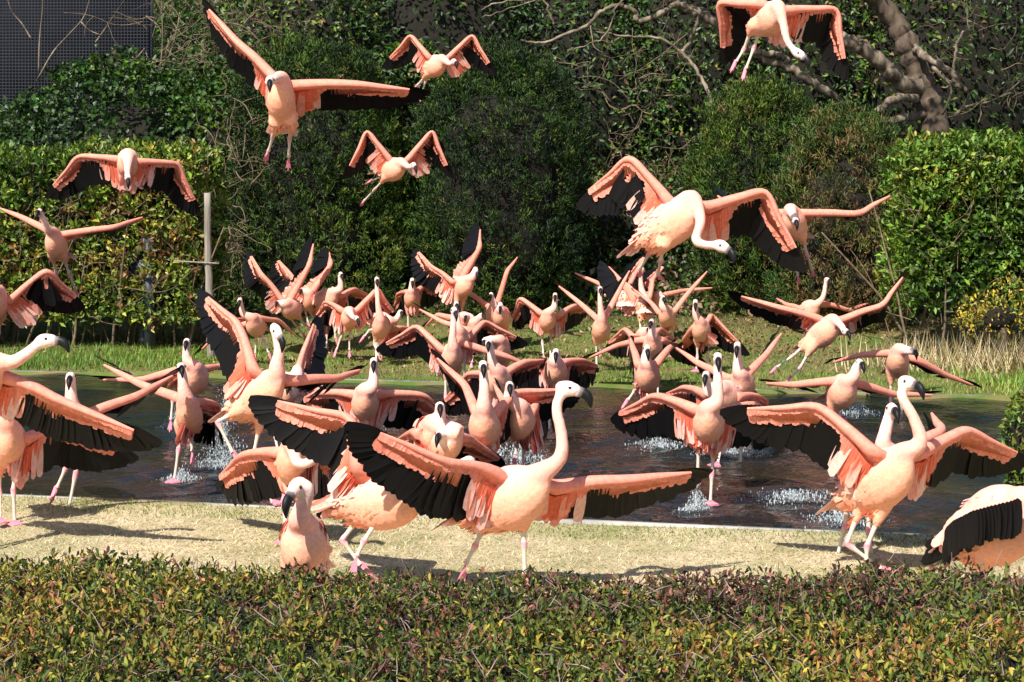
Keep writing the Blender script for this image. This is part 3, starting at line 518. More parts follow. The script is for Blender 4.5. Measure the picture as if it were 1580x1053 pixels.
def bird(c, s, tail, chest, neck, head, bill, wings, legs, label, bs=1, bl=.46, fat=1.0, fly=None, big=False, hdz=0.0, nolegs=False, band=False):
    ox, oy, k = CROP[c]; g = lambda p: (ox + p[0] / k, oy + p[1] / k); D = FPX / s
    if not fly:                                            # wading and standing birds: body at least a short leg above ground or water
        ym = (g(tail)[1] + g(chest)[1]) / 2; s = max(s, (ym - HY) / (HCAM - .44)); D = FPX / s
    B = Bird(); B.label = label; B.big = big or s > 225; B.s = s; B.wings = wings; B.legs = legs; B.g = g; B.fly = fly
    tp, cp = g(tail), g(chest); h = math.hypot(tp[0] - cp[0], tp[1] - cp[1]) / s; dz = math.sqrt(max(bl * bl - h * h, 0)) * bs
    if len(tail) > 2: dz = tail[2]
    B.tail = at(*tp, D + dz / 2); B.chest = at(*cp, D - dz / 2); B.ax = nrm(B.chest - B.tail); B.mid = (B.tail + B.chest) / 2
    B.fat = fat; B.band = band; cz = B.chest[1]
    hp = at(*g(head), cz + (head[2] if len(head) > 2 else hdz)); npts = []
    m_ = len(neck)
    for i, p in enumerate(neck):
        f = (i + 1) / (m_ + 1); npts.append(at(*g(p), cz + (p[2] if len(p) > 2 else f * (hp[1] - cz))))
    B.head = hp; bp = solve(hp, g(bill), s, .135, -1 if bs >= 0 else 1, bill[2] if len(bill) > 2 else None); B.billv = bp - hp
    v = nrm(B.billv); dn = np.array([0, 0, -1.]); dn = nrm(dn - v * (dn @ v)); B.hd = nrm(v - .42 * dn); B.hdn = nrm(dn - B.hd * (dn @ B.hd))
    B.npts = npts
    # ---- solid for the remesh: torso, neck, head, feathered thighs
    up = np.array([0, 0, 1.]) if abs(B.ax[2]) < .93 else np.array([0, 1., 0]); B.side = nrm(np.cross(B.ax, up)); B.up = np.cross(B.side, B.ax)
    t = np.array([-.06, .02, .12, .25, .4, .55, .7, .82, .92, 1.0, 1.05]); hh = np.array([.012, .04, .075, .108, .132, .142, .138, .118, .088, .048, .012]) * fat
    tp_ = B.tail[None] + (B.chest - B.tail)[None] * t[:, None] - B.up * (.02 * np.sin(t * 3.1))[:, None]
    parts = [loft(tp_, hh * .70, hh * .92, B.up)]
    start = B.chest - B.ax * .10 + B.up * .02; e = B.chest - B.ax * .015 + B.up * .035
    path = spline([start, e] + npts + [hp - B.hd * .02], 22 if npts else 14); tt = np.linspace(0, 1, len(path))
    ln = np.concatenate([[0], np.cumsum(np.linalg.norm(np.diff(path, axis=0), axis=1))]); B.npath = path
    rr = np.interp(ln, [0, .10, .19, .32, .5], [.080, .054, .036, .028, .025]); rr[-2:] = [.025, .027]
    parts.append(tube_closed(path, rr))
    hpts = hp[None] + B.hd[None] * np.array([-.062, -.05, -.03, 0, .03, .052, .062])[:, None]; hr = np.array([.008, .024, .035, .040, .034, .027, .02])
    parts.append(loft(hpts, hr * .80, hr, -B.hdn))
    # ---- legs
    B.lg = []
    gzz = lambda p: -.12 if (VN < p[1] + PS * p[0] < VF and p[0] < xend(p[1] + PS * p[0])) else float(gz(p[0], p[1]))
    hd2 = np.array([B.ax[0], B.ax[1], 0]); hd2 = nrm(hd2) if np.linalg.norm(hd2) > .05 else np.array([0, -1., 0])
    sd = np.array([hd2[1], -hd2[0], 0]); B.hd2 = hd2
    for i, L in enumerate(legs):
        hip, an, ft = [g(p) for p in L]; off = .055 * (1 if i else -1) * sd[1]
        hy = B.mid[1] + off; H = at(*hip, hy); A_ = at(*an, hy + (L[1][2] if len(L[1]) > 2 else 0)); Ft = at(*ft, hy + (L[2][2] if len(L[2]) > 2 else 0)); B.lg.append((H, A_, Ft))
    zc = B.mid[2] - gzz(B.mid)
    if not nolegs:
        for i in range(len(B.lg), 2):
            sg = 1 if i else -1; H = B.tail + (B.chest - B.tail) * .42 - B.up * .10 * fat + B.side * .05 * sg
            if fly or zc > 1.0:
                A_ = H - B.ax * .20 - np.array([0, 0, .10]) + B.side * .01 * sg; Ft = A_ - B.ax * .24 - np.array([0, 0, .06 + .05 * (sg > 0)])
            else:
                g0 = gzz(H); hgt = max(H[2] - g0, .2); st = .10 * sg * RNG.uniform(.5, 1.2); lift = RNG.uniform(.0, .10) * (sg > 0)
                Ft = np.array([H[0] + hd2[0] * st, H[1] + hd2[1] * st, g0 + lift]); A_ = (H * .45 + Ft * .55) - hd2 * (.07 if hgt < .55 else .03)
            B.lg.append((H, A_, Ft))
    for H, A_, Ft in B.lg:
        q = H + (A_ - H) * .55; up0 = H + (B.mid - H) * .35
        parts.append(tube_closed(np.array([up0, H, H + (A_ - H) * .3, q]), [.062, .05, .03, .014]))
    V = []; Fq = []; Ft3 = []; o = 0
    for v_, f4, f3 in parts: V.append(v_); Fq.append(f4 + o); Ft3.append(f3 + o); o += len(v_)
    tmp = mesh_np('tmp', np.concatenate(V), [np.concatenate(Fq), np.concatenate(Ft3)], None)
    md = tmp.modifiers.new('r', 'REMESH'); md.mode = 'VOXEL'; md.voxel_size = .0125 if B.big else .0165; md.use_smooth_shade = True
    ms = tmp.modifiers.new('s', 'SMOOTH'); ms.factor = .5; ms.iterations = 5
    B.tmp = tmp; JOBS.append(B)
def tube_closed(pts, rr, k=12):
    V, F, caps = tube_geo(pts, rr, k); n0 = len(V); V = np.concatenate([V, [pts[0]], [pts[-1]]]); m_ = len(pts)
    return V, F, np.array([(n0, (j + 1) % k, j) for j in range(k)] + [(n0 + 1, (m_ - 1) * k + j, (m_ - 1) * k + (j + 1) % k) for j in range(k)])

def make_wing(B, o, org, spec, kidx):
    sh, wr, tip = spec[0], spec[1], spec[2]; ch = spec[3] if len(spec) > 3 else 'm'; sg = spec[4] if len(spec) > 4 else 1; g = B.g; s = B.s
    root = B.tail + (B.chest - B.tail) * .74
    if isinstance(sh, np.ndarray): S, W, T = sh, wr, tip
    else:
        S = at(*g(sh), root[1] + (sh[2] if len(sh) > 2 else 0)); W = solve(S, g(wr), s, L1, sg, wr[2] if len(wr) > 2 else None); T = solve(W, g(tip), s, L2, sg, tip[2] if len(tip) > 2 else None)
    tn = np.clip((S - B.tail) @ B.ax / np.linalg.norm(B.chest - B.tail), .35, .95); root = B.tail + (B.chest - B.tail) * tn + B.up * .03; cs = spec[5] if len(spec) > 5 else 1.0
    cv = np.array(CH[ch] if isinstance(ch, str) else ch, float); cv = np.array([cv[0], cv[2], cv[1]]); B.lastwing = (S, W, T, cv)
    b1, b2 = nrm(W - S), nrm(T - W); c1 = nrm(cv - b1 * (cv @ b1)); c2 = nrm(cv - b2 * (cv @ b2)); fan = spec[6] if len(spec) > 6 else 1.0; sgn = (-1. if (W - B.mid) @ B.side > 0 else 1.); n1 = np.cross(b1, c1) * sgn; n2 = np.cross(b2, c2) * sgn
    l1, l2 = np.linalg.norm(W - S), np.linalg.norm(T - W); hand = .76; Hn = W + b2 * l2 * hand
    E = spline([S + (root - S) * .8, S, S + b1 * l1 * .5 - c1 * .01, W, W + b2 * l2 * hand * .5, Hn], 26); u = np.linspace(0, 1, 26)
    # u: 0 root .2 S .4 .6 W .8 1 hand
    f = np.clip((u - .5) / .2, 0, 1)[:, None]; C = nrm(c1 * (1 - f) + c2 * f); NN = nrm(n1 * (1 - f) + n2 * f)
    cl = cs * np.interp(u, [0, .2, .3, .42, .6, .8, 1], [.17, .20, .16, .125, .105, .075, .04]) * (.92 + .16 * RNG.random(26)); th = np.interp(u, [0, .2, .6, .8, 1], [.042, .038, .028, .022, .008])
    acc = Acc(); prof = [(1.0, 0, 0), (.6, .45, 0), (.22, .95, .1), (0, .75, .35), (-.06, 0, .2), (0, -.75, .2), (.22, -.8, .5), (.26, -.35, .85), (.32, 0, 1)]
    kp = len(prof); V = np.zeros((26, kp, 3)); Cc = np.zeros((26, kp, 3))
    inner = np.clip(1 - (u - .1) / .35, 0, 1)[:, None]
    for j, (pc, pt, rd) in enumerate(prof):
        V[:, j] = E + C * (cl * pc)[:, None] + NN * (th * pt)[:, None]
        base = PINK * .42 + CORAL * .58; far = CORAL * .8 + PINK * .2 if pt > 0 else CORAL
        e = min(1, abs(pc) * 1.3); Cc[:, j] = (base * (1 - e) + far * e) * (1 - inner * e * .5) + (RED if pt < 0 else CORAL) * inner * e * .5
    idx = np.arange(26 * kp).reshape(26, kp); F = np.stack([idx[:-1], np.roll(idx, -1, 1)[:-1], np.roll(idx, -1, 1)[1:], idx[1:]], -1).reshape(-1, 4)
    acc.add(V[0], np.array([np.arange(kp)[::-1]]), CORAL); acc.add(V[-1], np.array([np.arange(kp)]), CORAL); acc.add(V.reshape(-1, 3), F, Cc.reshape(-1, 3) * (1 + RNG.normal(0, .05, (26 * kp, 1))))
    at_u = lambda q: (np.array([np.interp(q, u, E[:, a]) for a in range(3)]), nrm(np.array([np.interp(q, u, C[:, a]) for a in range(3)])), nrm(np.array([np.interp(q, u, NN[:, a]) for a in range(3)])), np.interp(q, u, cl))
    nv = 1.0
    for q in np.linspace(.12, .985, 76 if B.big else 30):          # under and upper covert rows
        p, c_, n_, w_ = at_u(q); inn = float(np.clip(1 - (q - .27) / .12, 0, 1)); dr = c_ + b1 * RNG.normal(.05 + .4 * max(0, q - .6), .07)
        acc.feather(p + c_ * w_ * (.14 + .25 * inn) - n_ * .010, dr, n_ + RNG.normal(0, .1, 3), (.038 + .13 * inn) * RNG.uniform(.8, 1.2) * (1 if q < .6 else .75) * cs, .027, ((CORAL * .6 + PINK * .4) * (1 - inn) + (RED * .7 + CORAL * .3) * inn) * RNG.uniform(.85, 1.12))
        acc.feather(p + c_ * w_ * .60 + n_ * .008, dr, n_ + RNG.normal(0, .1, 3), (.075 + .09 * inn) * RNG.uniform(.8, 1.2) * (1 if q < .6 else .75) * cs, .030, (CORAL * .75 + PINK * .3) * RNG.uniform(.85, 1.12))
    for q in np.linspace(.02, .36, 20):                              # long pale tertials by the body
        p, c_, n_, w_ = at_u(q); acc.feather(p + c_ * w_ * .5 + n_ * RNG.uniform(-.01, .004), c_ - b1 * (.35 - q) * .5 + RNG.normal(0, .07, 3), n_ + RNG.normal(0, .15, 3), np.interp(q, [0, .2, .36], [.14, .20, .19]) * RNG.uniform(.75, 1.12), .052, (PINK * .55 + (CORAL if RNG.random() < .35 else PALE) * .45) * RNG.uniform(.9, 1.08))
    wo = acc.build('wing', M['wing'], o, org)
    FR = []
    ns_ = 14
    for i in range(ns_):
        q = .335 + .265 * i / (ns_ - 1); p, c_, n_, w_ = at_u(q); dr = c_ + b1 * np.interp(i, [0, ns_ - 1], [-.12, .16]) + RNG.normal(0, .02, 3)
        FR.append(feather_frame(p + c_ * .03 + n_ * (.0012 * i - .004), dr, n_ + b1 * .08, np.interp(i, [0, 3, ns_ - 1], [.23, .25, .258]) * RNG.uniform(.96, 1.03), .068))
    npv = 16; lt = np.linalg.norm(T - Hn)
    for i in range(npv):
        f_ = i / (npv - 1); q = .61 + .38 * f_; p, c_, n_, w_ = at_u(q); a = math.radians(np.interp(f_, [0, .5, 1], [12 * fan, 38 * fan, 82 * fan])); dr = c2 * math.cos(a) + b2 * math.sin(a)
        FR.append(feather_frame(p + c_ * .015 + n_ * (.0012 * (i + ns_) - .004), dr + n2 * .04 * RNG.normal(), n2 + c2 * .06, np.interp(f_, [0, .45, .8, 1], [.262, .25, max(.215, lt), max(lt, .17)]) * RNG.uniform(.97, 1.02), np.interp(f_, [0, 1], [.080, .050])))
    if B.big:
        for p, a, b_, n_ in FR:
            fo = bpy.data.objects.new('flight_feather', FME); COL.objects.link(fo); fo.parent = wo; p = p - np.array(org)
            fo.matrix_local = Matrix(((a[0], b_[0], n_[0], p[0]), (a[1], b_[1], n_[1], p[1]), (a[2], b_[2], n_[2], p[2]), (0, 0, 0, 1)))
    else:
        acc = Acc()
        for p, a, b_, n_ in FR: acc.add(p + FE_V[:, :1] * a + FE_V[:, 1:2] * b_ + FE_V[:, 2:] * n_, FE_F, (0, 0, 0))
        tag(acc.build('flight_feathers', M['black'], wo, org), kind='stuff')

def folded_wing(B, o, org, sg):
    acc = Acc(); L = B.chest - B.tail; up = B.up; sd = B.side * sg; f = B.fat
    for row, (h0, t0, t1, ln, c_) in enumerate(((.02, .30, -.02, .17, PINK), (-.02, .55, .12, .13, PINK * .8 + CORAL * .2), (.03, .68, .2, .12, PINK), (.06, .80, .3, .12, PINK), (.02, .88, .5, .10, PINK))):
        for t in np.linspace(t0, t1, 12):
            hh = np.interp(t, [0, .12, .25, .4, .7, .92, 1], [.04, .075, .108, .132, .138, .088, .048]) * f
            z = h0 + RNG.normal(0, .02); y = hh * .64 * math.sqrt(max(.1, 1 - (z / hh / .95) ** 2)) + .002 * row; n_ = nrm(sd + up * z / hh)
            acc.feather(B.tail + L * t + sd * y + up * z, -B.ax + RNG.normal(0, .08, 3) - up * .12, n_ + RNG.normal(0, .08, 3), ln * RNG.uniform(.8, 1.15), .05, c_ * RNG.uniform(.9, 1.08))
    wo = acc.build('wing', M['plume'], o, org); acc = Acc()
    if B.band and (sd[1] < 0):                            # wing a little open: one black band of flight feathers along the flank
        for i, t in enumerate(np.linspace(.06, 1.15, 30)):
            hh = float(np.interp(t, [0, .12, .25, .4, .7, .92, 1.1], [.05, .085, .115, .135, .14, .11, .08])) * f
            acc.feather(B.tail + L * t + sd * (hh * .72 + .012 + .0008 * i) + up * (hh * .22), -up + sd * .02 - B.ax * .45 + RNG.normal(0, .04, 3), sd + up * .15, .15 * RNG.uniform(.92, 1.08), .06, (0, 0, 0))
    for i in range(5): acc.feather(B.tail + L * (.22 - .03 * i) + sd * (.06 * f) + up * (.0 - .012 * i), -B.ax + RNG.normal(0, .03, 3), sd, .24, .05, (0, 0, 0))
    tag(acc.build('flight_feathers', M['black'], wo, org), kind='stuff')
def finish_birds():
    dg = bpy.context.evaluated_depsgraph_get(); dg.update()
    for B in JOBS:
        me = bpy.data.meshes.new_from_object(B.tmp.evaluated_get(dg)); nv = len(me.vertices); V = np.zeros(nv * 3, np.float32); me.vertices.foreach_get('co', V); V = V.reshape(-1, 3).astype(float)
        npoly = len(me.polygons); lt = np.zeros(npoly, np.int32); me.polygons.foreach_get('loop_total', lt); lv = np.zeros(len(me.loops), np.int32); me.loops.foreach_get('vertex_index', lv); ls = np.zeros(npoly, np.int32); me.polygons.foreach_get('loop_start', ls)
        q4 = lv[ls[lt == 4][:, None] + np.arange(4)]; q3 = lv[ls[lt == 3][:, None] + np.arange(3)] if (lt == 3).any() else np.zeros((0, 3), int)
        bpy.data.objects.remove(B.tmp); bpy.data.meshes.remove(me)
        # colours by place on the animal
        low = min(B.mid[2] - .1, min([Ft[2] for _, _, Ft in B.lg] + [9])); org = Vector((B.mid[0], B.mid[1], low))
        tq = (V - B.tail) @ (B.chest - B.tail) / ((B.chest - B.tail) @ (B.chest - B.tail)); hgt = (V - B.mid) @ B.up
        col = PEACH + (PINK - PEACH) * np.clip(hgt / .12 + .35, 0, 1)[:, None]
        dN = np.linalg.norm(V[:, None] - B.npath[None, 5:], axis=2); kN = dN.argmin(1); dmin = dN.min(1); nk = np.clip((.085 - dmin) / .035, 0, 1)
        fN = kN / max(1, len(B.npath) - 6); cN = (PINK * .75 + CORAL * .25)[None] * (1 - fN[:, None] ** 1.5) + PALE[None] * fN[:, None] ** 1.5
        col = col * (1 - nk[:, None]) + cN * nk[:, None]
        dh = np.linalg.norm(V - B.head, axis=1); hk = np.clip((.075 - dh) / .02, 0, 1)[:, None]; col = col * (1 - hk) + PALE * 1.02 * hk
        tint = RNG.uniform(0, .14) + (.14 if B.s < 170 else 0); col = col * (1 - tint) + CORAL * 1.05 * tint; col *= (1 + .06 * noise3(V, 30, 4))[:, None]
        o = empty('flamingo', org); tag(o, B.label, 'flamingo', 'flamingos taking off from the pond')
        acc = Acc(); acc.add(V, q4, col)
        for H, A_, Ft in B.lg:
            k0 = H + (A_ - H) * .38; d2 = nrm(Ft - A_); n_ = 9; f = np.linspace(0, 1, n_)
            up_ = k0[None] + (A_ - k0)[None] * f[:, None]; lo = A_[None] + (Ft - A_)[None] * f[1:, None]; pts = np.concatenate([up_, lo]); rad = np.concatenate([np.interp(f, [0, .7, .9, 1], [.014, .010, .0135, .0165]), np.interp(f[1:], [.12, .3, .85, 1], [.016, .0095, .009, .014])])
            V_, F_, cp = tube_geo(pts, rad, 8); cc = np.tile(LEG, (len(pts), 1)); w_ = np.exp(-((np.arange(len(pts)) - n_ + 1) / 1.1) ** 2)[:, None]; cc = cc * (1 - w_) + HOT * w_; w_ = np.clip((np.arange(len(pts)) - 2 * n_ + 3) / 2, 0, 1)[:, None]; cc = cc * (1 - w_) + HOT * w_
            acc.add(V_, F_, np.repeat(cc, 8, 0))
            # webbed foot
            g0 = float(gz(Ft[0], Ft[1])); grounded = Ft[2] < g0 + .04
            fd = B.hd2 if grounded else nrm(d2 * .9 + B.hd2 * .25); sdv = nrm(np.cross(fd, [0, 0, 1.]) if abs(fd[2]) < .95 else np.cross(fd, [0, 1., 0])); nz = np.cross(sdv, fd); sdv = sdv * (1 if grounded else .38); base = Ft + nz * .004
            top = [base - fd * .018, base + fd * .085 + sdv * .05, base + fd * .075 + sdv * .024, base + fd * .105, base + fd * .075 - sdv * .024, base + fd * .085 - sdv * .05]
            Vf = np.array([Ft + nz * .020] + top + [p - nz * .010 for p in top]); Ff = [(0, 1, 2), (0, 2, 3), (0, 3, 4), (0, 4, 5), (0, 5, 6), (0, 6, 1)]; acc.add(Vf, np.array(Ff), HOT); acc.add(Vf, np.array([(1, 7, 8, 2), (2, 8, 9, 3), (3, 9, 10, 4), (4, 10, 11, 5), (5, 11, 12, 6), (6, 12, 7, 1)]), HOT * .9)
            acc.add(Vf, np.array([(12, 11, 10, 9, 8, 7)]), HOT * .9)
        acc.build('body', M['plume'], o, org)
        # loose contour feathers over the body, tail fan
        acc = Acc(); nf = 380 if B.big else 90; q = RNG.choice(np.where((dmin > .06) & (tq > -.02) & (tq < .8))[0], nf)
        ctr = B.tail + np.clip(tq[q], 0, 1)[:, None] * (B.chest - B.tail); Nn = nrm(V[q] - ctr)
        for i, v in enumerate(q): acc.feather(V[v] - Nn[i] * .004, -B.ax + Nn[i] * .05 + RNG.normal(0, .10, 3), Nn[i] + RNG.normal(0, .08, 3), RNG.uniform(.03, .06), RNG.uniform(.016, .028), np.minimum(col[v] * RNG.uniform(.93, 1.06), .95))
        tag(acc.build('contour_feathers', M['plume'], o, org), kind='stuff')
        acc = Acc()
        for i in range(11):
            a = (i - 5) / 5; acc.feather(B.tail + B.ax * .03 + B.side * a * .03, -B.ax + B.side * a * .55 - B.up * (.12 + .15 * abs(a)), B.up + RNG.normal(0, .1, 3), RNG.uniform(.13, .17), .05, (PALE * .7 + PINK * .3) * RNG.uniform(.92, 1.05))
        acc.build('tail', M['wing'], o, org)
        # bill, eyes
        p = B.head + B.hd * .042 + B.hdn * .006; d = B.hd.copy(); pts = [p]; 
        for i, bend in enumerate((.0, .15, .25, .75, .6, .3, .15)): d = nrm(d + B.hdn * bend); pts.append(pts[-1] + d * (.0175 if i < 4 else .0145))
        rr = np.array([.026, .025, .024, .0235, .021, .016, .010, .004]); V_, F4, F3 = loft(pts, rr * .72, rr, -B.hdn + B.hd * .3, 10)
        cb = np.array([[.62, .48, .44]] + [[.20, .16, .16]] + [[.008, .008, .009]] * 6); cc = np.concatenate([np.repeat(cb, 10, 0), cb[:1], cb[-1:]]); acc = Acc(); acc.add(V_, F4, cc); acc.n -= len(V_); acc.add(V_[:0], F3, cc[:0]); acc.build('bill', M['bill'], o, org)
        sdh = nrm(np.cross(B.hd, B.hdn))
        for sg in (-1, 1):
            c_ = B.head + B.hd * .014 - B.hdn * .010 + sdh * sg * .028; V_, F4, F3 = loft(c_ + sdh[None] * sg * np.array([-.006, -.003, .001, .004])[:, None], [.006, .008, .0075, .004], [.006, .008, .0075, .004], B.hd, 8)
            mesh_np('eye', V_, [F4, F3], M['eye'], o, smooth=True, org=org)
        sides = []
        for i, wsp in enumerate(B.wings): make_wing(B, o, org, wsp, i); sides.append(1 if (B.lastwing[1] - B.mid) @ B.side > 0 else -1)
        if len(B.wings) == 1 and B.fly:                   # the wing the photo hides mirrors the one it shows
            rf = lambda p: p - 2 * ((p - B.mid) @ B.side) * B.side
            S, W, T, cv = B.lastwing; cm = cv - 2 * (cv @ B.side) * B.side; make_wing(B, o, org, (rf(S), rf(W), rf(T), (cm[0], cm[2], cm[1])), 1)
        elif len(B.wings) < 2:
            for sg in (-1, 1):
                if sg not in sides: folded_wing(B, o, org, sg)

# the flock: survey points are read off the photograph per sheet (sheet key, image scale in px per metre), then posed in 3-D with true bone lengths
# bird(sheet, scale, tail, chest, neck points, head, bill tip, wings[(shoulder, wrist, tip, feather direction)], legs[(hip, joint, foot)], label)
# --- in the air
bird('2', 235, (430, 590), (420, 400), [(395, 385, -.10)], (366, 398, -.20), (368, 440), [((375, 355), (205, 195), (30, 0), (-.3, -.5, .8)), ((510, 405), (790, 405), (1130, 445), 'm')], [((395, 600), (385, 660, .2), (362, 735, .3)), ((470, 590), (465, 670, .2), (460, 765, .3))], 'flamingo flying high with one wing raised and the other level beside the clipped conifer', fly=1, fat=.95, bl=.42)
bird('2', 138, (1110, 330), (1215, 305), [(1245, 312, -.1)], (1266, 302, -.16), (1281, 332), [((1145, 272), (1050, 172), (918, 315), 'd'), ((1232, 275), (1355, 172), (1468, 348), 'd')], [((1140, 345), (1128, 395, .1), (1108, 455, .15))], 'small flamingo flying with arched wings above the near-black conifer', fly=1)
bird('2', 145, (905, 830), (1015, 810), [(1045, 815, -.1)], (1070, 808, -.16), (1083, 845), [((955, 768), (840, 640), (728, 862), 'd'), ((1045, 760), (1160, 640), (1258, 858), 'd')], [((950, 835), (910, 862, .1), (868, 880, .15))], 'small flamingo flying with hunched wings lower than its twin near the conifers', fly=1)
bird('4', 215, (280, 110), (385, 60), [(405, 110), (425, 200)], (478, 262, -.1), (532, 330), [((310, 15), (88, 15), (105, 300), (.75, -.5, .4)), ((440, 35), (670, 45), (722, 362), (-.3, -.85, .4))], [((255, 130), (215, 240, .1), (178, 300, .1)), ((300, 130), (265, 230, .1), (225, 335, .1))], 'flamingo flying with drooping neck in front of the leaning tree limbs', fly=1)
bird('A', 180, (630, 775), (630, 805), [(628, 840, -.15)], (628, 872, -.34), (632, 925), [((572, 772), (380, 768), (222, 955), 'd'), ((692, 785), (880, 806), (988, 1038), 'd')], [], 'flamingo gliding straight on with symmetrical downswept wings before the side hedge', fly=1)
bird('5', 168, (385, 350), (315, 250), [(290, 205)], (243, 110, -.12), (222, 138), [((275, 212), (130, 140), (-50, 65), 'b'), ((400, 240), (690, 198), (925, 122), 'b')], [], 'flamingo flying with long straight wings before the hedge, neck up', fly=1)
bird('5', 205, (-60, 690), (-10, 620), [(-60, 560, -.1)], (-110, 520, -.1), (-150, 560), [((45, 635), (285, 460), (525, 665), 'd')], [], 'flamingo cut by the frame with one arched wing before the hedge stems', fly=1)
bird('8', 268, (405, 385), (640, 235), [(655, 300, -.08), (635, 375, -.14), (665, 395, -.16)], (735, 402, -.18), (787, 462), [((540, 215), (378, 55), (172, 222), (-.25, -.9, .3)), ((690, 235), (910, 188), (1062, 475), (-.35, -.85, .4))], [((465, 380), (458, 425, .1), (420, 490, .3)), ((510, 400), (500, 455, .1), (490, 510, .35))], 'large flamingo flying low with spread black pinions and a kinked neck', fly=1)
bird('9', 192, (430, 265), (385, 195), [(400, 205, -.1)], (408, 225, -.16), (416, 258), [((420, 190), (680, 190), (855, 95), 'b')], [], 'flamingo flying behind the large low flier with one pale straight wing showing', fly=1)
bird('9', 172, (450, 740), (580, 660), [(605, 675, -.1)], (622, 700, -.18), (643, 728), [((515, 640), (335, 590), (128, 533), 'm'), ((615, 640), (780, 580), (895, 430), 'm')], [((455, 750), (400, 800), (330, 850)), ((475, 770), (430, 850), (390, 890))], 'rosy flamingo lifting off over the back lawn with wings in a wide vee', fly=1)
# --- left edge
bird('x', 300, (-230, 330), (-20, 225), [(60, 195), (130, 155)], (232, 85), (325, 118, -.02), [((20, 250, -.05), (300, 375, -.02), (800, 590, -.05), (-.35, -.7, .5))], [], 'flamingo entering the frame with neck stretched forward and a long drooping wing', bl=.5)
bird('x', 275, (40, 640), (50, 555), [(35, 480), (30, 420)], (25, 330, -.05), (5, 350), [((140, 560), (335, 500), (690, 655), (-.1, -.9, .3))], [((80, 690), (68, 840), (75, 1010))], 'flamingo standing on dry lawn with head hidden by a neighbour wing', bs=1)
bird('x', 262, (385, 560), (375, 470), [(362, 400), (360, 340)], (358, 275), (349, 322), [((430, 460), (690, 365), (935, 232), 'b'), ((330, 470), (200, 420), (60, 380), 'b')], [((355, 640), (335, 730), (290, 830)), ((405, 640), (386, 752), (342, 975))], 'flamingo running onto dry lawn behind a neighbour wing with bright pink feet', bs=1)
bird('x', 242, (985, 500), (945, 415), [(932, 330), (927, 270)], (918, 225), (926, 262), [((905, 378), (715, 308), (468, 178), 'b'), ((1000, 385), (1095, 402), (1110, 470), 'm')], [((915, 520), (908, 630), (885, 795)), ((985, 530), (970, 580), (976, 645))], 'slim flamingo wading with a crossed-wing pose and one foot splashing', bs=1, fat=.85)
bird('x', 188, (1010, 285), (985, 240), [(950, 190), (945, 140)], (949, 95), (940, 128), [((930, 228), (720, 282), (462, 285), 'b'), ((1010, 232), (1110, 215), (1190, 212, .1), 'b')], [((900, 290), (878, 380), (868, 485))], 'flamingo wading behind the slim one, neck upright and wings level', bs=1)
bird('y', 262, (290, 420), (490, 300), [(480, 240), (490, 180)], (478, 105), (505, 185), [((395, 245, -.05), (325, 65), (175, -60), (-.6, -.55, .5)), ((560, 300), (720, 290), (840, 250), 'b')], [((420, 440), (390, 590), (465, 785)), ((330, 420), (245, 465), (305, 585))], 'flamingo leaping from the pond with one wing thrown high behind it', bl=.5)
bird('y', 200, (470, 330, .3), (540, 320), [(565, 290), (560, 250)], (540, 330, .05), (520, 350), [((555, 300), (575, 200), (640, 40), (.5, -.1, .8))], [], 'flamingo hidden behind the leaping one, a narrow wing pointing up')
# --- front row
bird('z', 305, (95, 745), (430, 690), [(500, 640, .12), (560, 600, .15)], (610, 590, .16), (650, 640, .16), [((190, 600, -.03), (148, 405, .15), (-215, 328, .1), (-.2, -.95, .1))], [((210, 770), (120, 885), (190, 980)), ((275, 780), (205, 890), (178, 945))], 'flamingo dashing behind the long-necked one, huge black wing swung backwards', bl=.5, fat=1.1)
bird('u', 322, (190, 740), (585, 590), [(655, 490), (662, 380), (640, 260)], (690, 175), (815, 255, -.03), [((375, 540, -.06), (150, 492, -.16), (-250, 335, -.12), (-.15, -.95, .15)), ((640, 605, .06), (965, 578), (1335, 545), (-.05, -.72, .65))], [((320, 780), (275, 880), (230, 965)), ((490, 780), (492, 870), (497, 1010))], 'largest flamingo striding on dry lawn with tall upright neck and both wings spread', bl=.5, fat=1.15)
bird('y', 330, (600, 980, .28), (580, 900), [(570, 850), (590, 780), (602, 730)], (560, 725, -.08), (512, 835), [], [], 'flamingo standing with folded wings and bill tucked down behind the low hedge', fat=.98)
bird('y', 228, (560, 660), (545, 575), [(560, 625, -.14), (605, 628, -.20)], (650, 585, -.18), (672, 560, -.14), [((495, 572), (340, 590), (228, 702), 'd'), ((620, 562), (670, 580), (700, 640), 'd')], [((540, 650), (530, 690), (520, 730))], 'flamingo bowing over the pond with its neck looped into a curl', bs=1)
bird('d', 225, (470, 700), (520, 600), [(575, 590), (580, 500)], (578, 405), (583, 470), [], [], 'pale flamingo in the pond with straight neck behind the bending one', bs=1)
bird('d', 245, (440, 660), (720, 680), [(750, 640), (690, 618), (640, 625)], (585, 655), (545, 740), [((770, 650), (900, 700), (1185, 905), (-.2, -.6, .7)), ((385, 610), (290, 625), (165, 705), (.1, -.9, .4))], [], 'flamingo bending its neck back on itself, wings half spread by the pond edge', bs=1)
bird('d', 240, (1000, 660), (970, 480), [(975, 350), (978, 200)], (968, 30), (975, 120), [((900, 420), (790, 180), (480, -110), 'm'), ((1080, 430), (1290, 250), (1870, 230), 'd')], [((960, 700), (970, 830), (975, 905))], 'flamingo wading with a very tall straight neck between two spread wings', bs=1)
bird('u', 222, (490, 350), (470, 280), [(430, 230)], (428, 168), (431, 200), [((525, 265), (572, 200), (600, 320, .05), (.2, -.85, .4)), ((420, 270), (395, 225), (345, 130), 'b')], [((505, 370), (492, 430), (488, 505)), ((470, 380), (460, 430), (455, 470))], 'flamingo wading in a splash just behind the very tall-necked one', bs=1)
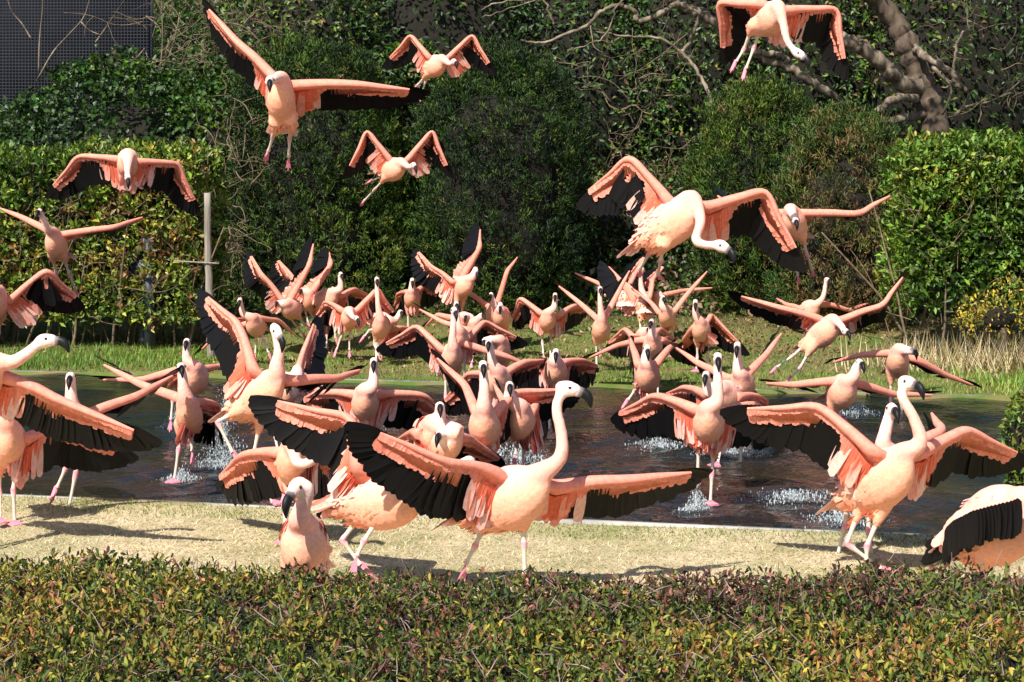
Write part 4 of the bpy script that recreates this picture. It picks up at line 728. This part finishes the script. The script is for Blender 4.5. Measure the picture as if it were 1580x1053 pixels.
bird('z', 200, (205, 370), (212, 325), [(238, 290)], (243, 200), (241, 232), [((160, 312), (20, 312), (-40, 340, .2), 'd'), ((265, 312), (440, 322), (565, 445), 'd')], [], 'flamingo wading with knobbly coral wings stretched level over dark pinions', bs=1)
bird('7', 178, (755, 890), (725, 840), [(700, 770), (694, 720)], (682, 668), (678, 705), [((690, 820), (560, 830), (405, 1010), 'd'), ((770, 820), (880, 762), (1010, 750), 'm')], [], 'flamingo at the far pond rim with wings raised behind the tall-necked wader', bs=1)
bird('7', 176, (470, 750), (490, 715), [(485, 640), (490, 560)], (494, 490), (508, 540), [((430, 690), (285, 570), (75, 690), 'd'), ((540, 670), (770, 735), (1005, 835), 'b')], [], 'flamingo with banded neck, one wing arched black and the other straight pink', bs=1)
bird('7', 160, (520, 660), (525, 620), [(512, 560)], (505, 458), (512, 490), [((565, 630), (665, 545), (885, 655), 'd')], [], 'flamingo hidden behind the banded-neck one with one black arched wing', bs=1)
bird('7', 150, (740, 720), (740, 670), [(715, 650), (690, 645)], (662, 655, -.05), (650, 690), [], [], 'plump flamingo with wings shut below an arched black wing', bs=1)
bird('7', 150, (1045, 830), (1042, 795), [(1040, 760)], (1045, 718), (1043, 765), [((1005, 770), (880, 765), (790, 820), 'd'), ((1080, 760), (1193, 752), (1290, 790), 'd')], [], 'flamingo at the pond rim with a low level wing line and dark face', bs=1)
bird('7', 142, (560, 560), (540, 540), [(575, 520), (590, 530)], (560, 520, -.1), (552, 550), [((505, 530), (400, 515), (320, 590), 'b'), ((570, 545), (640, 560), (720, 600), 'b')], [], 'pale flamingo behind the banded-neck one with thin pink wings', bs=1)
bird('7', 140, (640, 590), (600, 570), [(620, 540)], (640, 520, .1), (660, 530), [((560, 590), (430, 550), (265, 460), 'b')], [], 'flamingo with one long pink wing slanting across the back lawn', bs=1)
# --- back lawn, left group
bird('6', 140, (440, 580), (375, 545), [(335, 510), (325, 475)], (317, 436), (311, 470), [((425, 530), (530, 548), (655, 660), 'b'), ((350, 560), (212, 600), (78, 730), 'b')], [((430, 590), (445, 650), (470, 715)), ((400, 590), (405, 650), (400, 720))], 'flamingo on the back lawn next to the wooden post, wings dropped', bs=1)
bird('6', 136, (640, 470), (560, 470), [(540, 455)], (525, 450), (510, 468), [((550, 428), (440, 290), (365, 165), 'l'), ((605, 420), (700, 235), (722, 95), (-.5, .1, .85))], [], 'flamingo springing up near the conifer column with an upright pale wing', bs=1, fly=1)
bird('6', 132, (720, 460), (690, 410), [(680, 390)], (660, 385, .1), (640, 400), [((730, 370), (815, 235), (800, 155), (-.5, .1, .85)), ((640, 360), (580, 270), (518, 203), 'l')], [((690, 440), (672, 490), (685, 550)), ((710, 440), (700, 500), (735, 560))], 'flamingo springing up behind, two raised wings and a ringed leg', bs=1, fly=1)
bird('a', 134, (300, 500), (450, 440), [(500, 390), (497, 310)], (500, 260), (522, 305), [((510, 430), (630, 378), (790, 450), 'd')], [((400, 520), (430, 640), (455, 830))], 'flamingo looking right across the back lawn, neck straight and tall', bs=1)
bird('a', 132, (330, 600), (350, 470), [(380, 430)], (420, 395, -.05), (475, 410), [((320, 540), (330, 700), (335, 870), (.3, -.3, .7))], [], 'flamingo with lowered face and a black wing hanging to the grass', bs=1, nolegs=False)
bird('a', 140, (575, 650), (580, 620), [(610, 640, -.15)], (645, 655, -.25), (665, 715), [((500, 555), (370, 495), (270, 640), (-.3, -.8, .5)), ((650, 560), (840, 385), (1030, 650), 'd')], [((560, 720), (500, 830), (465, 935)), ((590, 720), (580, 830), (580, 935))], 'flamingo charging head-down across the back lawn with hunched wings', bs=1)
bird('a', 128, (870, 740), (860, 690), [(835, 500)], (828, 305), (832, 360), [], [((830, 740), (760, 760), (720, 810))], 'round-headed flamingo behind the charging one, wings out of sight', bs=1)
bird('7', 130, (270, 440), (265, 400), [(266, 365)], (267, 328), (268, 365), [((240, 380), (190, 395), (165, 470), 'd'), ((295, 375), (350, 340), (430, 395), 'd')], [], 'flamingo peering over shallow arched wings left of the near-black conifer', bs=1)
bird('a', 138, (780, 650), (940, 700), [(980, 680), (1010, 650)], (1040, 600, .1), (1060, 640), [((980, 735), (1100, 730), (1200, 780), (.1, -.5, .8))], [((820, 720), (830, 830), (850, 990))], 'flamingo crossing the back lawn with its tail raised, face hidden', bs=1)
# --- back lawn, middle
bird('b', 134, (400, 560), (560, 500), [(575, 460)], (600, 405), (618, 480), [((420, 490), (250, 370), (110, 222), 'l'), ((510, 460), (640, 220), (640, 30), (-.5, .1, .85))], [], 'flamingo rearing up before the near-black conifer with a tall pale wing', bs=1)
bird('b', 132, (740, 790), (745, 730), [(745, 690)], (727, 610), (718, 650), [((690, 690), (520, 570), (290, 462), 'b'), ((785, 650), (860, 410), (965, 265), 'b')], [], 'flamingo with wings thrown wide into a vee before the near-black conifer', bs=1)
bird('b', 138, (810, 800), (805, 755), [(800, 730)], (800, 690), (797, 760), [], [], 'flamingo looking down, half hidden behind a raised pink wing', bs=1)
bird('7', 130, (985, 560), (1010, 515), [(1036, 470)], (1041, 408), (1038, 440), [((960, 492), (850, 420), (795, 560), 'd'), ((1070, 500), (1150, 455), (1230, 470), 'd')], [], 'flamingo before the twiggy gap with one coral wing cupped downwards', bs=1)
bird('c', 142, (160, 800), (165, 700), [(160, 600), (150, 480)], (152, 390), (158, 440), [((110, 640), (-60, 490), (-270, 320), 'b'), ((215, 620), (320, 420), (450, 160), (-.2, -.2, .9))], [((165, 830), (160, 870), (155, 920))], 'upright flamingo before the twiggy gap, wings lifted like a letter vee', bs=1)
bird('c', 130, (370, 500), (330, 430), [(320, 400)], (350, 380, .1), (380, 390), [((290, 430), (130, 330), (-140, 215), 'b'), ((395, 400), (480, 250), (580, 60), (-.5, .1, .85))], [((410, 450), (440, 500), (420, 540)), ((450, 480), (480, 540), (550, 590))], 'flamingo jumping beneath the large low flier, pink webbed feet showing', bs=-1, fly=1)
bird('c', 132, (560, 560), (540, 480), [(520, 350)], (530, 215), (560, 250), [((600, 480), (640, 300), (755, 160), (-.5, .1, .85)), ((500, 430), (360, 310), (195, 145), 'l')], [], 'flamingo jumping beside the webbed-foot one, a broad pale wing raised', bs=-1)
bird('c', 136, (780, 650), (740, 600), [(715, 540)], (715, 465), (738, 520), [((680, 590), (600, 500), (400, 350), 'b'), ((820, 590), (970, 400), (1165, 175), 'b')], [], 'flamingo with sharply lifted wings before the low scrub, face down', bs=1)
bird('c', 128, (650, 500), (680, 470), [(690, 460)], (700, 450, .05), (740, 480), [((730, 440), (920, 400), (1240, 370), 'b')], [], 'flamingo mostly hidden, one level wing with a black tip before the scrub', bs=1)
bird('c', 142, (1090, 800), (1050, 710), [(1015, 620), (1012, 570)], (1012, 510), (1010, 580), [((990, 720), (900, 850), (1090, 1010, .1), (.3, -.7, .5)), ((1090, 700), (1170, 620), (1500, 960), (.0, -.9, .3))], [], 'pink-faced flamingo on worn lawn with black wings hanging low', bs=1)
bird('c', 150, (625, 910), (625, 860), [(622, 790)], (618, 690), (600, 740), [((500, 850), (300, 900), (-20, 1040), 'b'), ((720, 850), (830, 900), (950, 1000), 'b')], [], 'flamingo front on over the far pond rim with wings drooping to both sides', bs=1)
bird('8', 158, (455, 920), (448, 880), [(442, 845)], (447, 800), (452, 838), [((412, 850), (392, 790), (380, 745), 'b'), ((490, 850), (535, 795), (570, 765), 'b')], [((430, 920), (428, 945), (428, 965)), ((465, 925), (400, 960), (375, 995))], 'small pale flamingo stepping down the far pond rim, wings cocked', bs=1)
bird('c', 148, (560, 880), (535, 815), [(550, 780)], (575, 765, .05), (590, 790), [((450, 800), (365, 742), (190, 895), 'd'), ((620, 800), (700, 740), (860, 850), 'd')], [], 'flamingo with dark cupped wings hidden behind the front-on one', bs=1)
# --- right side
bird('v', 150, (725, 310), (710, 275), [(697, 220)], (695, 110), (690, 160), [((640, 262), (500, 190), (360, 95), 'b'), ((755, 240), (840, 150), (935, 15), 'b')], [], 'flamingo on worn lawn with a thin upright neck and steep pink wings', bs=1)
bird('v', 200, (700, 360), (600, 345), [(550, 340)], (541, 255), (534, 300), [((535, 330), (430, 305), (320, 350), 'd'), ((700, 345), (800, 350), (860, 390), 'd')], [], 'flamingo wading side on behind the long-legged runner', bs=1)
bird('v', 258, (550, 520), (555, 440), [(595, 380), (598, 290)], (598, 170), (603, 225), [((475, 400), (282, 345), (62, 458), 'd'), ((640, 415), (790, 390), (960, 520), 'd')], [((580, 590), (570, 735), (562, 880)), ((505, 590), (503, 625), (500, 720))], 'long-legged flamingo running on the pond towards the lawn, neck erect', bs=1)
bird('9', 126, (430, 605), (500, 595), [(527, 550)], (543, 478), (562, 498), [((545, 580), (640, 605), (755, 565), 'b'), ((440, 600), (370, 580), (315, 548), 'b')], [], 'flamingo walking right before the brown-flecked juniper, neck straight', bs=1)
bird('9', 146, (830, 850), (855, 790), [(890, 780, -.05)], (912, 782, -.08), (928, 812), [((805, 790), (680, 800), (535, 838), 'b'), ((930, 818), (1050, 882), (1205, 942), 'b')], [], 'flamingo running at the foot of the tall hedge with level wings', bs=1)
bird('9', 158, (560, 965), (640, 930), [(660, 890), (665, 860)], (683, 836), (703, 868), [((575, 910), (400, 925), (248, 918), 'b'), ((680, 922), (830, 965), (1045, 972), 'b')], [((580, 980), (590, 1040), (605, 1060))], 'coral flamingo skimming the far pond rim with wings stretched straight', bs=1)
bird('w', 300, (640, 560), (720, 480), [(690, 420), (705, 340)], (728, 265), (758, 310), [((790, 440, .1), (945, 345), (890, 255), (.2, -.4, .8))], [((530, 660), (525, 770), (482, 935)), ((632, 660), (625, 790), (645, 925))], 'flamingo following behind the strider, only neck and one wing visible', bs=1)
bird('w', 318, (500, 650), (800, 480), [(855, 410), (825, 300), (775, 210)], (795, 145), (872, 205), [((650, 430, -.08), (400, 240), (0, 260), (-.1, -.9, .35)), ((870, 430, .05), (1070, 345), (1345, 480), (0, -.85, .5))], [((600, 670), (530, 850), (685, 965)), ((690, 690), (620, 860), (615, 960))], 'tall flamingo striding along dry lawn with arched wings by the pond shrub', bl=.5, fat=1.1)
bird('w', 345, (1010, 830), (1330, 690), [(1400, 740)], (1480, 800), (1530, 860), [], [((1220, 860), (1240, 920), (1235, 1010))], 'flamingo cut by the frame, bent low with a black wing band', bl=.56, fat=1.3, band=True)
finish_birds()

# ------------------------------------------------------------------ splashes
ICO = np.array([(1, 0, 0), (-1, 0, 0), (0, 1, 0), (0, -1, 0), (0, 0, 1), (0, 0, -1)], float); ICF = np.array([(0, 2, 4), (2, 1, 4), (1, 3, 4), (3, 0, 4), (2, 0, 5), (1, 2, 5), (3, 1, 5), (0, 3, 5)])
def splash(px, py, rx, hgt, n, label):
    n = int(n * 3.2)
    D = 3000 * (HCAM - WL) / (py - HY); c = at(px, py, D); r = rx / FPX * D; h = hgt / FPX * D
    a = RNG.uniform(0, 6.28, n); q = np.abs(RNG.normal(0, .55, n)); z = h * np.clip(1.2 - q, .05, 1) * RNG.random(n) ** 1.9 * (1 - q * .5) * (.5 + .5 * np.abs(np.sin(a * 3 + px))); P = np.stack([c[0] + np.cos(a) * r * q * (1 + z), c[1] + np.sin(a) * r * q, WL + .005 + z], 1)
    s = np.clip(RNG.lognormal(-6.6, .6, n), .0007, .006); st = np.stack([s, s, s * RNG.uniform(.8, 5, n)], 1); V = (P[:, None] + ICO[None] * st[:, None]).reshape(-1, 3); F = (np.arange(n)[:, None, None] * 6 + ICF[None]).reshape(-1, 3)
    tag(mesh_np('splash', V, [F], M['drop'], smooth=True), label, 'splash', kind='stuff')
splash(345, 720, 45, 130, 900, 'splash thrown up under the leaping flamingo')
splash(280, 742, 30, 22, 260, 'small splash at the foot of the slim wading flamingo')
splash(270, 660, 22, 40, 260, 'spray behind the slim wading flamingo')
splash(1075, 790, 26, 45, 420, 'splash column behind the foot of the running flamingo')
splash(1130, 700, 50, 30, 520, 'spray around the legs of the running flamingo')
splash(805, 712, 45, 55, 620, 'splash round the wader behind the tall-necked one')
splash(760, 700, 30, 30, 200, 'spray under the very tall-necked wader')
splash(1020, 690, 50, 22, 320, 'low spray behind the spread black wing')
splash(1225, 770, 90, 16, 420, 'droplets skipping over the water near the strider')
splash(1300, 805, 60, 22, 260, 'droplets beside the near edging')
splash(1325, 640, 40, 22, 260, 'spray under the coral flamingo')
splash(560, 655, 90, 18, 420, 'spray below the knobbly coral wings')
splash(450, 600, 60, 16, 260, 'spray at the far side of the pond')
splash(600, 700, 60, 26, 260, 'spray beside the bending flamingo')
